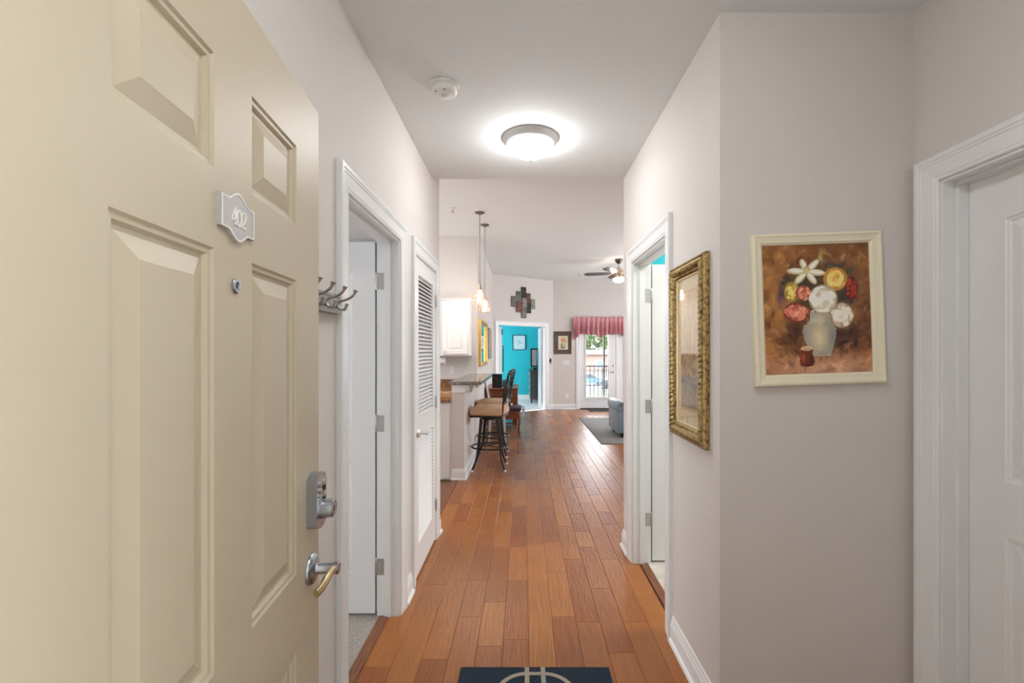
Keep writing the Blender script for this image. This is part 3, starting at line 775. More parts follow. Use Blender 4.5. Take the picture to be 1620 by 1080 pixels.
for z in (0.25, 1.05, 1.83):
    lathe('hinge', [(0, z - 0.05), (0.009, z - 0.05), (0.009, z + 0.05), (0, z + 0.05)], M_HINGE, d7, 10, org=(-0.012, 0.0, 0))

# ------------------------------------------------------------------ louvered closet door (door_3)
d3 = thing('door_3', 'closed white louvered closet door beside the kitchen', None, (XL + 0.004, 3.529, 0.014), -PI / 2, kind='structure')
# local x: hinge (far) -> knob (near); local -y -> towards -x? rotate so that -y faces the hall
d3.rotation_euler = (0, 0, PI / 2); d3.location = (XL + 0.002, 2.881, 0.014)
LW, LH, LT = 0.648, 2.03, 0.035        # local x 0 (near, knob) .. LW (far, hinge), -y faces the hall
X0, X1 = 0.088, LW - 0.088
Zs = [(0.195, 0.872), (1.016, 1.926)]
def frame_bm():
    bm = bmesh.new()
    xs = [0, X0, X1, LW]; zs = [0, Zs[0][0], Zs[0][1], Zs[1][0], Zs[1][1], LH]
    V = {}
    def v(i, j, k):
        if (i, j, k) not in V: V[(i, j, k)] = bm.verts.new((xs[i], LT * k, zs[j]))
        return V[(i, j, k)]
    sol = lambda i, j: 0 <= i < 3 and 0 <= j < 5 and not (i == 1 and j in (1, 3))
    for i in range(3):
        for j in range(5):
            if not sol(i, j): continue
            for k in (0, 1): bm.faces.new((v(i, j, k), v(i + 1, j, k), v(i + 1, j + 1, k), v(i, j + 1, k)))
            if not sol(i - 1, j): bm.faces.new((v(i, j, 0), v(i, j, 1), v(i, j + 1, 1), v(i, j + 1, 0)))
            if not sol(i + 1, j): bm.faces.new((v(i + 1, j, 0), v(i + 1, j, 1), v(i + 1, j + 1, 1), v(i + 1, j + 1, 0)))
            if not sol(i, j - 1): bm.faces.new((v(i, j, 0), v(i, j, 1), v(i + 1, j, 1), v(i + 1, j, 0)))
            if not sol(i, j + 1): bm.faces.new((v(i, j + 1, 0), v(i, j + 1, 1), v(i + 1, j + 1, 1), v(i + 1, j + 1, 0)))
    return bm
obj('louver_frame', frame_bm(), M_DOORW, d3)
bm = bmesh.new(); add_box(bm, X0 - 0.004, X1 + 0.004, -0.0225, 0.0225, -0.0038, 0.0038, 0.0015, 1)
slat0 = None; PITCH = 0.0254
for z0, z1 in Zs:
    n = int((z1 - z0) / PITCH)
    for k in range(n):
        z = z0 + (z1 - z0) * (k + 0.5) / n
        if slat0 is None:
            slat0 = obj('slat', bm, M_DOORW, d3); s = slat0
        else: s = inst(slat0, 'slat', d3)
        s.location = (0, LT / 2 + 0.0015, z); s.rotation_euler = (math.radians(44), 0, 0)
for z in (0.262, 1.046, 1.816):
    hinge(d3, LW + 0.006, -0.007, z, wdir=-1, lw=0.012, hgt=0.085)
lever(d3, 0.055, 0.911, 0.0, -1, 1, M_NICKEL, M_NICKEL, 0.8)

# ------------------------------------------------------------------ patio doors (door_8, door_9)
def patio_leaf(name, x0, label, knob_right):
    d = thing(name, label, None, (x0, 11.735, 0.02), 0.0, kind='structure')
    W_, H_ = 0.915, 2.03; gx0, gx1, gz0, gz1 = 0.150, 0.715 if knob_right else 0.765, 0.29, 1.88
    if not knob_right: gx0 = 0.2
    bm = bmesh.new(); xs = [0, gx0, gx1, W_]; zs = [0, gz0, gz1, H_]; V = {}
    def v(i, j, k):
        if (i, j, k) not in V: V[(i, j, k)] = bm.verts.new((xs[i], 0.045 * k, zs[j]))
        return V[(i, j, k)]
    sol = lambda i, j: 0 <= i < 3 and 0 <= j < 3 and not (i == 1 and j == 1)
    for i in range(3):
        for j in range(3):
            if not sol(i, j): continue
            for k in (0, 1): bm.faces.new((v(i, j, k), v(i + 1, j, k), v(i + 1, j + 1, k), v(i, j + 1, k)))
            for (a, b, e0, e1) in ((i - 1, j, (i, j), (i, j + 1)), (i + 1, j, (i + 1, j), (i + 1, j + 1)), (i, j - 1, (i, j), (i + 1, j)), (i, j + 1, (i, j + 1), (i + 1, j + 1))):
                if not sol(a, b): bm.faces.new((v(*e0, 0), v(*e0, 1), v(*e1, 1), v(*e1, 0)))
    obj('leaf_frame', bm, M_TRIM, d)
    g = bpy.data.objects.new('lite_frame', None)
    # raised moulding around the glass
    bm = bmesh.new(); rows = []
    for o_, dp in ((0.0, 0.02), (0.0, -0.012), (0.008, -0.016), (0.024, -0.014), (0.032, 0.0), (0.032, 0.002)):
        rows.append([bm.verts.new(p) for p in ((gx0 - o_ , dp, gz0 - o_), (gx1 + o_, dp, gz0 - o_), (gx1 + o_, dp, gz1 + o_), (gx0 - o_, dp, gz1 + o_))])
    for a, b in zip(rows, rows[1:]):
        for k in range(4): bm.faces.new((a[k], a[(k + 1) % 4], b[(k + 1) % 4], b[k]))
    obj('lite_moulding', bm, M_TRIM, d)
    box('pane', gx0 - 0.004, gx1 + 0.004, 0.020, 0.026, gz0 - 0.004, gz1 + 0.004, M_GLASS, d)
    box('lite_sill', gx0 - 0.05, gx1 + 0.05, -0.035, 0.0, gz0 - 0.058, gz0 - 0.034, M_TRIM, d, bev=0.006)
    if knob_right:
        lathe('deadbolt', [(0.0, 0), (0.030, 0), (0.030, -0.008), (0.022, -0.016), (0.012, -0.018), (0.010, -0.03), (0, -0.03)], M_NICKEL, d, 24, 'y', (0.842, 0, 1.078))
        lever(d, 0.842, 0.92, 0.0, -1, -1, M_NICKEL, M_NICKEL, 0.9)
        # mini blind between the panes: thin open slats
        s0 = None
        for k in range(40):
            z = gz0 + 0.03 + k * (gz1 - gz0 - 0.05) / 39
            if s0 is None: s0 = box('blind_slat', gx0 + 0.006, gx1 - 0.006, -0.007, 0.007, -0.0009, 0.0009, M_PLASTIC, d); s_ = s0
            else: s_ = inst(s0, 'blind_slat', d)
            s_.location = (0, 0.036, z)
    return d
patio_leaf('door_8', 1.4455, 'white glazed patio door with blinds under the rose valance', True)
patio_leaf('door_9', 2.3675, 'second white glazed patio door hidden past the hallway wall', False)
struct(box('trim_12', 2.3605, 2.3675, 11.72, 11.79, 0.02, 2.06, M_TRIM))
struct(box('trim_13', 1.43, 3.30, 11.70, 11.83, -0.005, 0.019, mat('bronze_sill', (0.05, 0.045, 0.04), 0.4, 0.7)), 'dark sill under the patio door')

# unseen windows added to let daylight into the rooms: openings with glass and frames
def window(name, loc, rz, w, h, label=None):
    d = bpy.data.objects.new(name, None); C.objects.link(d); d.location = loc; d.rotation_euler = (0, 0, rz); struct(d, label)
    box('pane', -w / 2, w / 2, 0.055, 0.06, 0, h, M_GLASS, d)
    box('window_frame', -w / 2, w / 2, 0.03, 0.08, 0, 0.05, M_TRIM, d); box('window_frame', -w / 2, w / 2, 0.03, 0.08, h - 0.05, h, M_TRIM, d)
    box('window_frame', -w / 2, -w / 2 + 0.05, 0.03, 0.08, 0.05, h - 0.05, M_TRIM, d); box('window_frame', w / 2 - 0.05, w / 2, 0.03, 0.08, 0.05, h - 0.05, M_TRIM, d)
    box('mullion', -0.025, 0.025, 0.03, 0.08, 0.05, h - 0.05, M_TRIM, d)
window('window_1', (5.2, 11.83 - 3.7, 0.5), R90, 4.2, 1.9, 'wide unseen living room window added on the right for daylight')
window('window_2', (-3.7, 1.55, 0.7), L90, 1.3, 1.5)
window('window_3', (-3.7, 5.5, 1.1), L90, 1.6, 1.2)
window('window_4', (-2.2, 12.5, 0.4), L90, 2.0, 2.0)

# ------------------------------------------------------------------ pictures: painted colour grids
def blank(H, W, col): return np.tile(np.array(col, float) / 255.0, (H, W, 1))
def vnoise(H, W, cells, seed):
    r = np.random.RandomState(seed); out = np.zeros((H, W)); amp = 1.0; tot = 0
    for o in range(4):
        cy, cx = int(cells * H / W) * 2 ** o + 2, cells * 2 ** o + 2
        g = r.rand(cy, cx)
        y = np.linspace(0, cy - 1.001, H); x = np.linspace(0, cx - 1.001, W)
        yi = y.astype(int); xi = x.astype(int); fy = (y - yi)[:, None]; fx = (x - xi)[None, :]
        fy = fy * fy * (3 - 2 * fy); fx = fx * fx * (3 - 2 * fx)
        a = g[yi][:, xi]; b = g[yi][:, xi + 1]; c = g[yi + 1][:, xi]; d = g[yi + 1][:, xi + 1]
        out += amp * ((a * (1 - fx) + b * fx) * (1 - fy) + (c * (1 - fx) + d * fx) * fy); tot += amp; amp *= 0.5
    return out / tot
class Canvas:
    """coordinates in a reference pixel box (x0,y0,x1,y1)"""
    def __init__(s, H, W, ref, col):
        s.H, s.W, s.ref = H, W, ref; s.a = blank(H, W, col)
        s.X, s.Y = np.meshgrid(np.linspace(ref[0], ref[2], W), np.linspace(ref[1], ref[3], H))
    def put(s, mask, col):
        mask = np.clip(mask, 0, 1)[..., None]; s.a = s.a * (1 - mask) + mask * (np.array(col, float) / 255.0)
    def ell(s, cx, cy, rx, ry, col, rot=0.0, soft=0.18, al=1.0):
        c, n = math.cos(rot), math.sin(rot); dx, dy = s.X - cx, s.Y - cy
        u = (dx * c + dy * n) / rx; v = (-dx * n + dy * c) / ry
        d = np.sqrt(u * u + v * v); s.put(np.clip((1 - d) / soft, 0, 1) * al, col)
    def poly(s, pts, col, al=1.0):
        ins = np.zeros((s.H, s.W), bool); n = len(pts)
        for i in range(n):
            x1, y1 = pts[i]; x2, y2 = pts[(i + 1) % n]
            c = ((y1 > s.Y) != (y2 > s.Y)) & (s.X < (x2 - x1) * (s.Y - y1) / (y2 - y1 + 1e-9) + x1); ins ^= c
        s.put(ins * al, col)
    def strokes(s, n, seed, x0, y0, x1, y1, amp, size):
        r = random.Random(seed)
        for _ in range(n):
            x, y = r.uniform(x0, x1), r.uniform(y0, y1)
            i = min(s.H - 1, max(0, int((y - s.ref[1]) / (s.ref[3] - s.ref[1]) * s.H))); j = min(s.W - 1, max(0, int((x - s.ref[0]) / (s.ref[2] - s.ref[0]) * s.W)))
            k = r.uniform(-amp, amp); col = [min(255, max(0, c * 255 + k * (1.0, 0.85, 0.65)[q])) for q, c in enumerate(s.a[i, j])]
            s.ell(x, y, r.uniform(.5, 1) * size, r.uniform(.15, .35) * size, col, r.uniform(0, PI), .5, .7)
    def flower(s, cx, cy, rx, ry, base, light, dark, n, rnd):
        rx *= 1.08; ry *= 1.08
        s.ell(cx, cy, rx, ry, dark, soft=0.1)
        for i in range(n):
            a = rnd.uniform(0, 2 * PI); f = math.sqrt(rnd.uniform(0, 1)) * (1 - 0.45 * i / n)
            t = rnd.uniform(0, 1); col = [base[k] * (1 - t) + light[k] * t for k in range(3)]
            if rnd.random() < 0.22: col = [dark[k] * 0.5 + base[k] * 0.5 for k in range(3)]
            s.ell(cx + math.cos(a) * rx * 0.84 * f, cy + math.sin(a) * ry * 0.84 * f, rx * rnd.uniform(.2, .36), ry * rnd.uniform(.13, .24), col, rot=a + PI / 2 + rnd.uniform(-.4, .4), soft=0.2, al=0.92)
def flower_painting():
    c = Canvas(300, 244, (160, 150, 782, 915), (128, 84, 48)); rnd = random.Random(4)
    n1 = vnoise(c.H, c.W, 3, 1); n2 = vnoise(c.H, c.W, 6, 2); n3 = vnoise(c.H, c.W, 12, 5)
    fx = (c.X - 160) / 622; fy = (c.Y - 150) / 765
    c.put(np.clip((n1 - .42) * 4, 0, 1) * .85, (188, 132, 72))
    c.put(np.clip((0.35 - fx) * 3, 0, 1) * np.clip((0.8 - fy) * 3, 0, 1) * np.clip((n2 - .3) * 3, 0, 1), (206, 150, 80))
    c.put(np.clip((n2 - .52) * 5, 0, 1) * .6, (96, 56, 34))
    c.put(np.clip(1 - np.hypot((fx - .62) / .3, (fy - .35) / .3), 0, 1) * .9, (86, 60, 44))
    c.put(np.clip(1 - np.hypot((fx - .72) / .4, (fy - .70) / .16), 0, 1), (62, 36, 28))
    c.put(np.clip(1 - np.hypot((fx - .30) / .22, (fy - .66) / .16), 0, 1) * .9, (74, 42, 28))
    c.put(np.clip((fy - .80) * 7, 0, 1) * np.clip(.35 + n1, 0, 1), (176, 124, 90))
    c.put(np.clip((fy - .83) * 9, 0, 1) * np.clip(1.3 - abs(fx - .55) * 2.4, 0, 1) * .8, (206, 160, 130))
    c.put(np.clip((fy - .90) * 12, 0, 1) * np.clip((n3 - .45) * 4, 0, 1) * .7, (150, 110, 90))
    c.put(np.clip(1 - np.hypot((fx - .93) / .10, (fy - .80) / .09), 0, 1) * .6, (150, 96, 64))
    for x, y, rx, ry, r_, col in ((505, 215, 20, 44, .15, (168, 160, 78)), (520, 250, 26, 14, .2, (120, 104, 92)), (575, 285, 55, 24, .1, (58, 60, 64)), (665, 315, 40, 20, -.7, (70, 74, 62)), (300, 348, 40, 18, .5, (62, 62, 48)), (275, 420, 26, 70, .1, (98, 62, 84)), (262, 470, 20, 45, .1, (112, 74, 100)), (440, 370, 80, 40, 0, (70, 62, 36)), (490, 375, 30, 30, 0, (150, 112, 56)), (615, 465, 40, 42, .2, (52, 66, 64)), (400, 505, 40, 60, .3, (88, 92, 52)), (640, 500, 40, 50, 0, (60, 62, 46))):
        c.ell(x, y, rx, ry, col, r_, 0.45, .9)
    c.strokes(420, 31, 160, 150, 782, 915, 38, 46)
    c.ell(480, 420, 250, 165, (66, 52, 34), 0, .55, .75)
    for k in range(60):
        a = rnd.uniform(0, 2 * PI); f = math.sqrt(rnd.random())
        c.ell(480 + 225 * f * math.cos(a), 420 + 150 * f * math.sin(a), rnd.uniform(12, 34), rnd.uniform(6, 13), rnd.choice([(58, 62, 40), (84, 86, 46), (44, 46, 44), (110, 96, 50), (96, 62, 40), (52, 64, 66)]), rnd.uniform(-1.2, 1.2), .4, .85)
    c.flower(672, 420, 38, 68, (150, 44, 34), (186, 70, 50), (92, 30, 26), 22, rnd)
    # vase
    V = [(432, 545), (428, 600), (392, 630), (384, 660), (392, 710), (420, 770), (445, 812), (540, 812), (556, 770), (576, 700), (580, 655), (562, 625), (545, 600), (540, 545)]
    c.poly(V, (168, 160, 142))
    inside = np.zeros((c.H, c.W)); keep = c.a.copy(); c.poly(V, (255, 0, 255)); m = np.all(np.abs(c.a - np.array([1, 0, 1])) < 1e-6, -1); c.a = keep
    for cx, cy, rx, ry, col, al in ((480, 700, 60, 110, (216, 200, 160), .8), (560, 700, 40, 110, (128, 128, 126), .75), (470, 600, 60, 32, (190, 186, 172), .8), (395, 680, 22, 80, (140, 136, 122), .7), (495, 600, 30, 40, (214, 196, 150), .6), (490, 795, 60, 22, (150, 146, 138), .7)):
        d = np.hypot((c.X - cx) / rx, (c.Y - cy) / ry); c.put(np.clip(1 - d, 0, 1) * al * m * 1.4, col)
    c.ell(490, 545, 58, 12, (206, 196, 172)); c.ell(495, 548, 46, 8, (92, 84, 52))
    # flowers
    c.flower(330, 428, 44, 58, (222, 196, 96), (244, 226, 150), (160, 130, 56), 30, rnd)
    c.flower(396, 436, 44, 44, (206, 120, 92), (238, 170, 140), (150, 74, 56), 28, rnd)
    c.flower(352, 548, 74, 56, (196, 104, 82), (232, 160, 132), (128, 58, 46), 50, rnd)
    c.flower(583, 360, 68, 68, (232, 190, 92), (250, 224, 150), (182, 130, 54), 44, rnd)
    c.flower(612, 575, 68, 72, (226, 214, 194), (250, 242, 226), (170, 146, 116), 50, rnd)
    c.flower(509, 476, 80, 82, (232, 224, 206), (252, 248, 238), (180, 166, 140), 64, rnd)
    # lily
    for ang, ln in ((-1.95, 74), (-0.75, 92), (0.12, 100), (0.95, 84), (2.35, 90), (3.22, 104)):
        ex, ey = 418 + math.cos(ang) * ln * .55, 312 + math.sin(ang) * ln * .55
        c.ell(ex, ey, ln * .58, 21, (196, 184, 150), ang, .15); c.ell(ex + 2, ey - 3, ln * .5, 14, (240, 234, 216), ang, .4)
    c.ell(416, 308, 26, 22, (206, 196, 120), 0, .8)
    for k in range(6): c.ell(410 + 5 * k, 278 + 7 * abs(k - 2), 3, 12, (176, 128, 60), .2, .5)
    # copper cup
    c.poly([(368, 766), (372, 800), (362, 840), (368, 866), (440, 866), (450, 840), (438, 800), (440, 766)], (112, 46, 26))
    c.ell(385, 820, 14, 40, (168, 84, 48), .05, .6, .8); c.ell(430, 830, 14, 36, (70, 28, 20), 0, .6, .8); c.ell(364, 800, 9, 22, (130, 62, 36), 0, .4)
    c.ell(404, 764, 38, 15, (222, 196, 164)); c.ell(404, 766, 29, 10, (196, 164, 130)); c.ell(403, 862, 38, 9, (86, 34, 22))
    c.strokes(260, 32, 170, 160, 775, 905, 20, 16)
    c.a += (n3[..., None] - .5) * 0.10 + (np.random.RandomState(3).rand(c.H, c.W, 1) - .5) * 0.03
    return np.clip((c.a - 0.42) * 1.12 + 0.45, 0, 1)
def gilt_print():
    c = Canvas(170, 84, (0, 0, 100, 200), (222, 202, 166)); rnd = random.Random(9)
    n = vnoise(c.H, c.W, 5, 8); n2 = vnoise(c.H, c.W, 14, 9)
    ins = ((c.X > 15) & (c.X < 85) & (c.Y > 18) & (c.Y < 180)).astype(float)
    c.put(ins, (206, 176, 132))
    inn = ((c.X > 18) & (c.X < 82) & (c.Y > 21) & (c.Y < 177)).astype(float)
    up = inn * (c.Y < 104)
    c.put(up, (226, 200, 158)); c.put(up * np.clip((n - .45) * 4, 0, 1) * .6, (214, 172, 140)); c.put(up * np.clip((n2 - .55) * 5, 0, 1) * .35, (170, 160, 150))
    lo = inn * (c.Y >= 104)
    c.put(lo, (186, 152, 98)); c.put(lo * np.clip((n2 - .48) * 6, 0, 1) * .8, (120, 88, 52))
    c.put(lo * (c.Y > 134) * np.clip(.4 + n, 0, 1), (150, 146, 140)); c.put(lo * (c.Y > 150) * np.clip((n2 - .4) * 4, 0, 1) * .7, (176, 148, 100))
    for k in range(70):
        x, y = rnd.uniform(20, 80), rnd.uniform(106, 174)
        c.ell(x, y, rnd.uniform(.7, 1.8), rnd.uniform(2, 6), rnd.choice([(96, 70, 44), (84, 80, 76), (190, 150, 110), (136, 92, 72), (216, 190, 150)]), 0, .5, .8)
    for k in range(22):
        x = rnd.uniform(22, 78); c.ell(x, rnd.uniform(50, 100), rnd.uniform(.6, 1.4), rnd.uniform(8, 30), rnd.choice([(196, 166, 130), (206, 150, 120), (180, 170, 160)]), 0, .5, .45)
    c.put((np.abs(c.X - 50) < 50) * 0.0, (0, 0, 0))
    return c.a
def tulip_print():
    c = Canvas(72, 60, (0, 0, 180, 235), (92, 78, 76)); rnd = random.Random(2)
    c.ell(22, 60, 16, 50, (78, 96, 134), 0, .6); c.put(((c.X > 40) & (c.X < 148) & (c.Y > 42) & (c.Y < 192)) * 1.0, (226, 216, 188))
    for x, y in ((78, 82), (104, 74), (120, 96), (90, 104)):
        c.ell(x, y, 15, 17, (214, 132, 96), rnd.uniform(-.4, .4), .4); c.ell(x - 3, y - 4, 7, 11, (238, 178, 138), 0, .6)
    for k in range(9): c.ell(rnd.uniform(70, 118), rnd.uniform(130, 168), 4, 26, rnd.choice([(108, 122, 70), (140, 150, 92), (92, 96, 58)]), rnd.uniform(-.5, .5), .5, .9)
    c.ell(92, 172, 34, 12, (128, 110, 80), 0, .6)
    return c.a
def sketch_print():
    c = Canvas(60, 50, (0, 0, 120, 150), (205, 226, 230)); rnd = random.Random(5)
    for k in range(16): c.ell(60 + rnd.gauss(0, 15), 74 + rnd.gauss(0, 13), rnd.uniform(5, 13), rnd.uniform(2, 4), rnd.choice([(96, 128, 140), (70, 100, 118), (130, 160, 160)]), rnd.uniform(-.8, .8), .5, .85)
    return c.a

# flower painting on the recess wall, hung slightly crooked
fp = thing('framed_flower_painting', 'cream-framed oil painting of a vase of lilies and roses, hung slightly crooked', 'painting', (1.110, 1.7505, 1.604), 0)
fp.rotation_euler = (0, math.radians(-2.0), 0)
FW, FH = 0.488, 0.572
rail_frame(fp, FW, FH, [(0, 0), (0, 0.020), (0.004, 0.026), (0.010, 0.027), (0.016, 0.023), (0.026, 0.020), (0.034, 0.019), (0.038, 0.015), (0.042, 0.012), (0.042, 0)], M_CREAM)
picture_sheet('canvas', flower_painting(), FW - 0.080, FH - 0.080, -0.008, M_PAINT, fp)
# gilt picture on the right wall
gp = thing('gilt_framed_print', 'tall print in a carved antique gold frame on the right hallway wall', 'picture', (XR - 0.0005, 2.060, 1.446), R90)
GW, GH = 0.432, 0.80
GPROF = [(0, 0), (0, 0.016), (0.004, 0.024), (0.010, 0.026), (0.014, 0.022), (0.020, 0.030), (0.028, 0.035), (0.036, 0.034), (0.044, 0.028), (0.050, 0.020), (0.053, 0.022), (0.058, 0.022), (0.061, 0.016), (0.065, 0.010), (0.065, 0)]
def carve(q, s):
    if q in (6, 7, 8): return 0.0016 * math.sin(2 * PI * s / 0.022 + q * 1.1) + 0.0008 * math.sin(2 * PI * s / 0.011 + q)
    if q in (5, 9): return 0.0009 * math.cos(2 * PI * s / 0.022 + q * 0.8)
    if q in (11, 12): return 0.0022 * math.sin(2 * PI * s / 0.0105)
    return 0.0
rail_frame(gp, GW, GH, GPROF, M_GOLD, carve, step=0.0034)
rail_frame(gp, GW - 0.126, GH - 0.126, [(0, 0), (0, 0.012), (0.006, 0.012), (0.009, 0.009), (0.009, 0)], mat('gilt_liner', (0.72, 0.58, 0.36), 0.35, 0.6), name='liner_rail')
picture_sheet('print', gilt_print(), GW - 0.130, GH - 0.130, -0.006, M_PRINT, gp)
box('picture_glass', -(GW - 0.134) / 2, (GW - 0.134) / 2, -0.0085, -0.0075, -(GH - 0.134) / 2, (GH - 0.134) / 2, M_ARTGLASS, gp)

# tulip picture on the far wall
tp = thing('framed_tulip_print', 'small dark-framed tulip print beside the rose valance', 'picture', (0.995, 11.688, 1.68), 0)
rail_frame(tp, 0.45, 0.575, [(0, 0), (0, 0.018), (0.006, 0.022), (0.018, 0.02), (0.024, 0.012), (0.024, 0)], mat('bronze_frame', (0.22, 0.14, 0.08), 0.4, 0.3))
picture_sheet('print', tulip_print(), 0.41, 0.535, -0.008, M_PRINT, tp)
# sketch in the bedroom
sp = thing('framed_sketch', 'black-framed pale sketch on the aqua bedroom wall', 'picture', (-0.13, 13.998, 1.735), 0)
rail_frame(sp, 0.40, 0.455, [(0, 0), (0, 0.02), (0.018, 0.02), (0.018, 0)], M_BLACK)
picture_sheet('print', sketch_print(), 0.37, 0.425, -0.008, M_PRINT, sp)

# ------------------------------------------------------------------ coat rack
M_HOOK = mat('hook_metal', (0.45, 0.44, 0.43), 0.25, 1.0)
cr = thing('coat_rack', 'grey coat rack with nickel double hooks behind the entry door', 'coat rack', (XL + 0.0005, 1.42, 1.612), L90)
# local x = world +y, local -y = world +x
rb = bmesh.new(); pr = [(0, -0.036), (0.026, -0.036), (0.026, -0.028), (0.020, -0.024), (0.018, -0.020), (0.018, 0.018), (0.022, 0.022), (0.022, 0.030), (0, 0.030)]
a = [rb.verts.new((-0.24, -o, z)) for o, z in pr]; b = [rb.verts.new((0.235, -o, z)) for o, z in pr]
for k in range(len(pr)): rb.faces.new((a[k], b[k], b[(k + 1) % len(pr)], a[(k + 1) % len(pr)]))
rb.faces.new(a); rb.faces.new(b)
obj('rack_board', rb, M_RACK, cr)
for k in range(5):
    x = 0.20 - 0.095 * k
    h = lathe('hook', [(0.014, -0.018), (0.014, -0.021), (0.010, -0.025), (0, -0.026)], M_HOOK, cr, 16, 'y', (x, 0, -0.004))
    P = smooth_path([(x, -0.022, -0.010), (x, -0.030, 0.004), (x, -0.046, 0.010), (x, -0.064, 0.017), (x, -0.080, 0.030), (x, -0.087, 0.046)], 5); n = len(P)
    bm = bmesh.new(); add_tube(bm, P, [0.0050 - 0.0008 * math.sin(PI * i / (n - 1)) + (0.0036 * max(0, (i - n + 5) / 4)) for i in range(n)], 10); obj('upper_prong', bm, M_HOOK, h, True)
    P = smooth_path([(x, -0.022, 0.002), (x, -0.026, -0.012), (x, -0.034, -0.022), (x, -0.046, -0.023), (x, -0.054, -0.012), (x, -0.056, -0.002)], 5); n = len(P)
    bm = bmesh.new(); add_tube(bm, P, [0.0047 + (0.0024 * max(0, (i - n + 5) / 4)) for i in range(n)], 10); obj('lower_prong', bm, M_HOOK, h, True)

# ------------------------------------------------------------------ ceiling fixtures of the hall
M_RIM = mat('satin_rim', (0.66, 0.66, 0.65), 0.35, 0.35)
def flush_light(x, y, lab, power):
    lp = thing('flush_ceiling_light', lab, 'ceiling light', (x, y, HC), 0, 'hallway ceiling lights')
    lathe('rim', [(0.0, -0.001), (0.166, -0.001), (0.168, -0.006), (0.164, -0.014), (0.160, -0.016), (0.156, -0.022), (0.146, -0.034), (0.138, -0.040), (0.132, -0.040), (0.130, -0.030), (0, -0.030)], M_RIM, lp, 64)
    dome = [(0.132 * math.cos(a), -0.036 - 0.082 * math.sin(a)) for a in [PI / 2 * k / 14 for k in range(15)]]; dome[-1] = (0, dome[-1][1])
    lathe('glass_dome', [(0.0, -0.034)] + dome, emit('dome_glow', (0.975, 0.98, 0.98), power), lp, 48, cap=False)
    lathe('finial', [(0.0, -0.116), (0.012, -0.117), (0.013, -0.121), (0.006, -0.124), (0.005, -0.128), (0.008, -0.131), (0.007, -0.136), (0, -0.138)], M_NICKEL, lp, 20)
flush_light(0.042, 2.78, 'frosted dome ceiling light with nickel rim in the hallway', LAMP_HALL)
flush_light(0.25, 0.72, 'matching dome ceiling light above the entry, out of view', LAMP_ENTRY)
sd = thing('smoke_detector', 'round white smoke detector on the hallway ceiling', 'smoke detector', (-0.385, 2.23, HC), 0)
lathe('base', [(0, -0.001), (0.072, -0.001), (0.074, -0.006), (0.072, -0.012), (0.064, -0.014), (0, -0.014)], M_PLASTIC, sd, 48)
lathe('body', [(0.062, -0.013), (0.063, -0.030), (0.060, -0.037), (0.052, -0.042), (0.030, -0.044), (0.027, -0.046), (0.018, -0.046), (0, -0.046)], M_PLASTIC, sd, 48)
for k, a in enumerate((-0.9, 0.2)):
    lathe('vent', [(0.0045, -0.0405), (0.0045, -0.0432), (0, -0.0432)], M_DARK, sd, 10, org=(0.044 * math.sin(a), -0.044 * math.cos(a), 0))
lathe('test_button', [(0.011, -0.045), (0.011, -0.049), (0.008, -0.050), (0, -0.050)], mat('detector_button', (0.62, 0.62, 0.62), 0.4), sd, 20)
def sprinkler(x, y, lab):
    s = thing('fire_sprinkler', lab, 'sprinkler', (x, y, HL), 0, 'ceiling sprinklers')
    lathe('escutcheon', [(0, -0.001), (0.045, -0.001), (0.043, -0.006), (0.020, -0.012), (0.012, -0.02), (0, -0.02)], M_PLASTIC, s, 20)
    lathe('nozzle', [(0.008, -0.018), (0.008, -0.05), (0.024, -0.052), (0.024, -0.055), (0, -0.056)], M_HINGE, s, 14)
for u, v, lab in ((716, 329, 'white ceiling sprinkler left of the pendant canopies'), (838, 436, 'white ceiling sprinkler above the metal wall art'), (916, 432, 'white ceiling sprinkler just left of the fan blades')):
    D = (HL - CAMZ) * 729 / (557 - v); sprinkler((u - 828) / 729 * D, D, lab)

# ------------------------------------------------------------------ door mat
dm = thing('door_mat', 'navy woven mat with tan ring pattern on the hallway floor', 'mat', (0.052, 1.62, 0.0), 0)
box('mat_body', -0.337, 0.337, -0.47, 0.48, 0.0005, 0.007, M_MATNAVY, dm, bev=0.002)
def flat_strip(name, pts, w, m, parent, z=0.0072, closed=False):
    bm = bmesh.new(); n = len(pts); Lf, Rt = [], []
    for i in range(n):
        p = Vector(pts[i]); t = (Vector(pts[(i + 1) % n] if closed else pts[min(i + 1, n - 1)]) - Vector(pts[i - 1] if (closed or i) else pts[0])).normalized(); nn = Vector((-t.y, t.x))
        Lf.append(bm.verts.new((*(p + nn * w / 2), z))); Rt.append(bm.verts.new((*(p - nn * w / 2), z)))
    for i in range(n if closed else n - 1):
        j = (i + 1) % n; bm.faces.new((Lf[i], Lf[j], Rt[j], Rt[i]))
    thicken(bm, (0, 0, -0.0006))
    return obj(name, bm, m, parent)
for x in (-0.036, 0.036): flat_strip('woven_band', [(x, 0.478), (x, -0.468)], 0.020, M_MATTAN, dm, 0.0078)
def rrect(a, b, r, n=10, cy=0.0):
    o = []
    for cx_, cy_, s in ((a - r, b - r, 0), (-a + r, b - r, 1), (-a + r, -b + r, 2), (a - r, -b + r, 3)):
        for k in range(n + 1):
            t = PI / 2 * (s + k / n); o.append((cx_ + r * math.cos(t), cy + cy_ + r * math.sin(t)))
    return o
flat_strip('woven_ring', rrect(0.165, 0.20, 0.13, cy=0.235), 0.020, M_MATTAN, dm, 0.0082, True)
flat_strip('woven_ring', rrect(0.165, 0.20, 0.13, cy=-0.235), 0.020, M_MATTAN, dm, 0.0082, True)

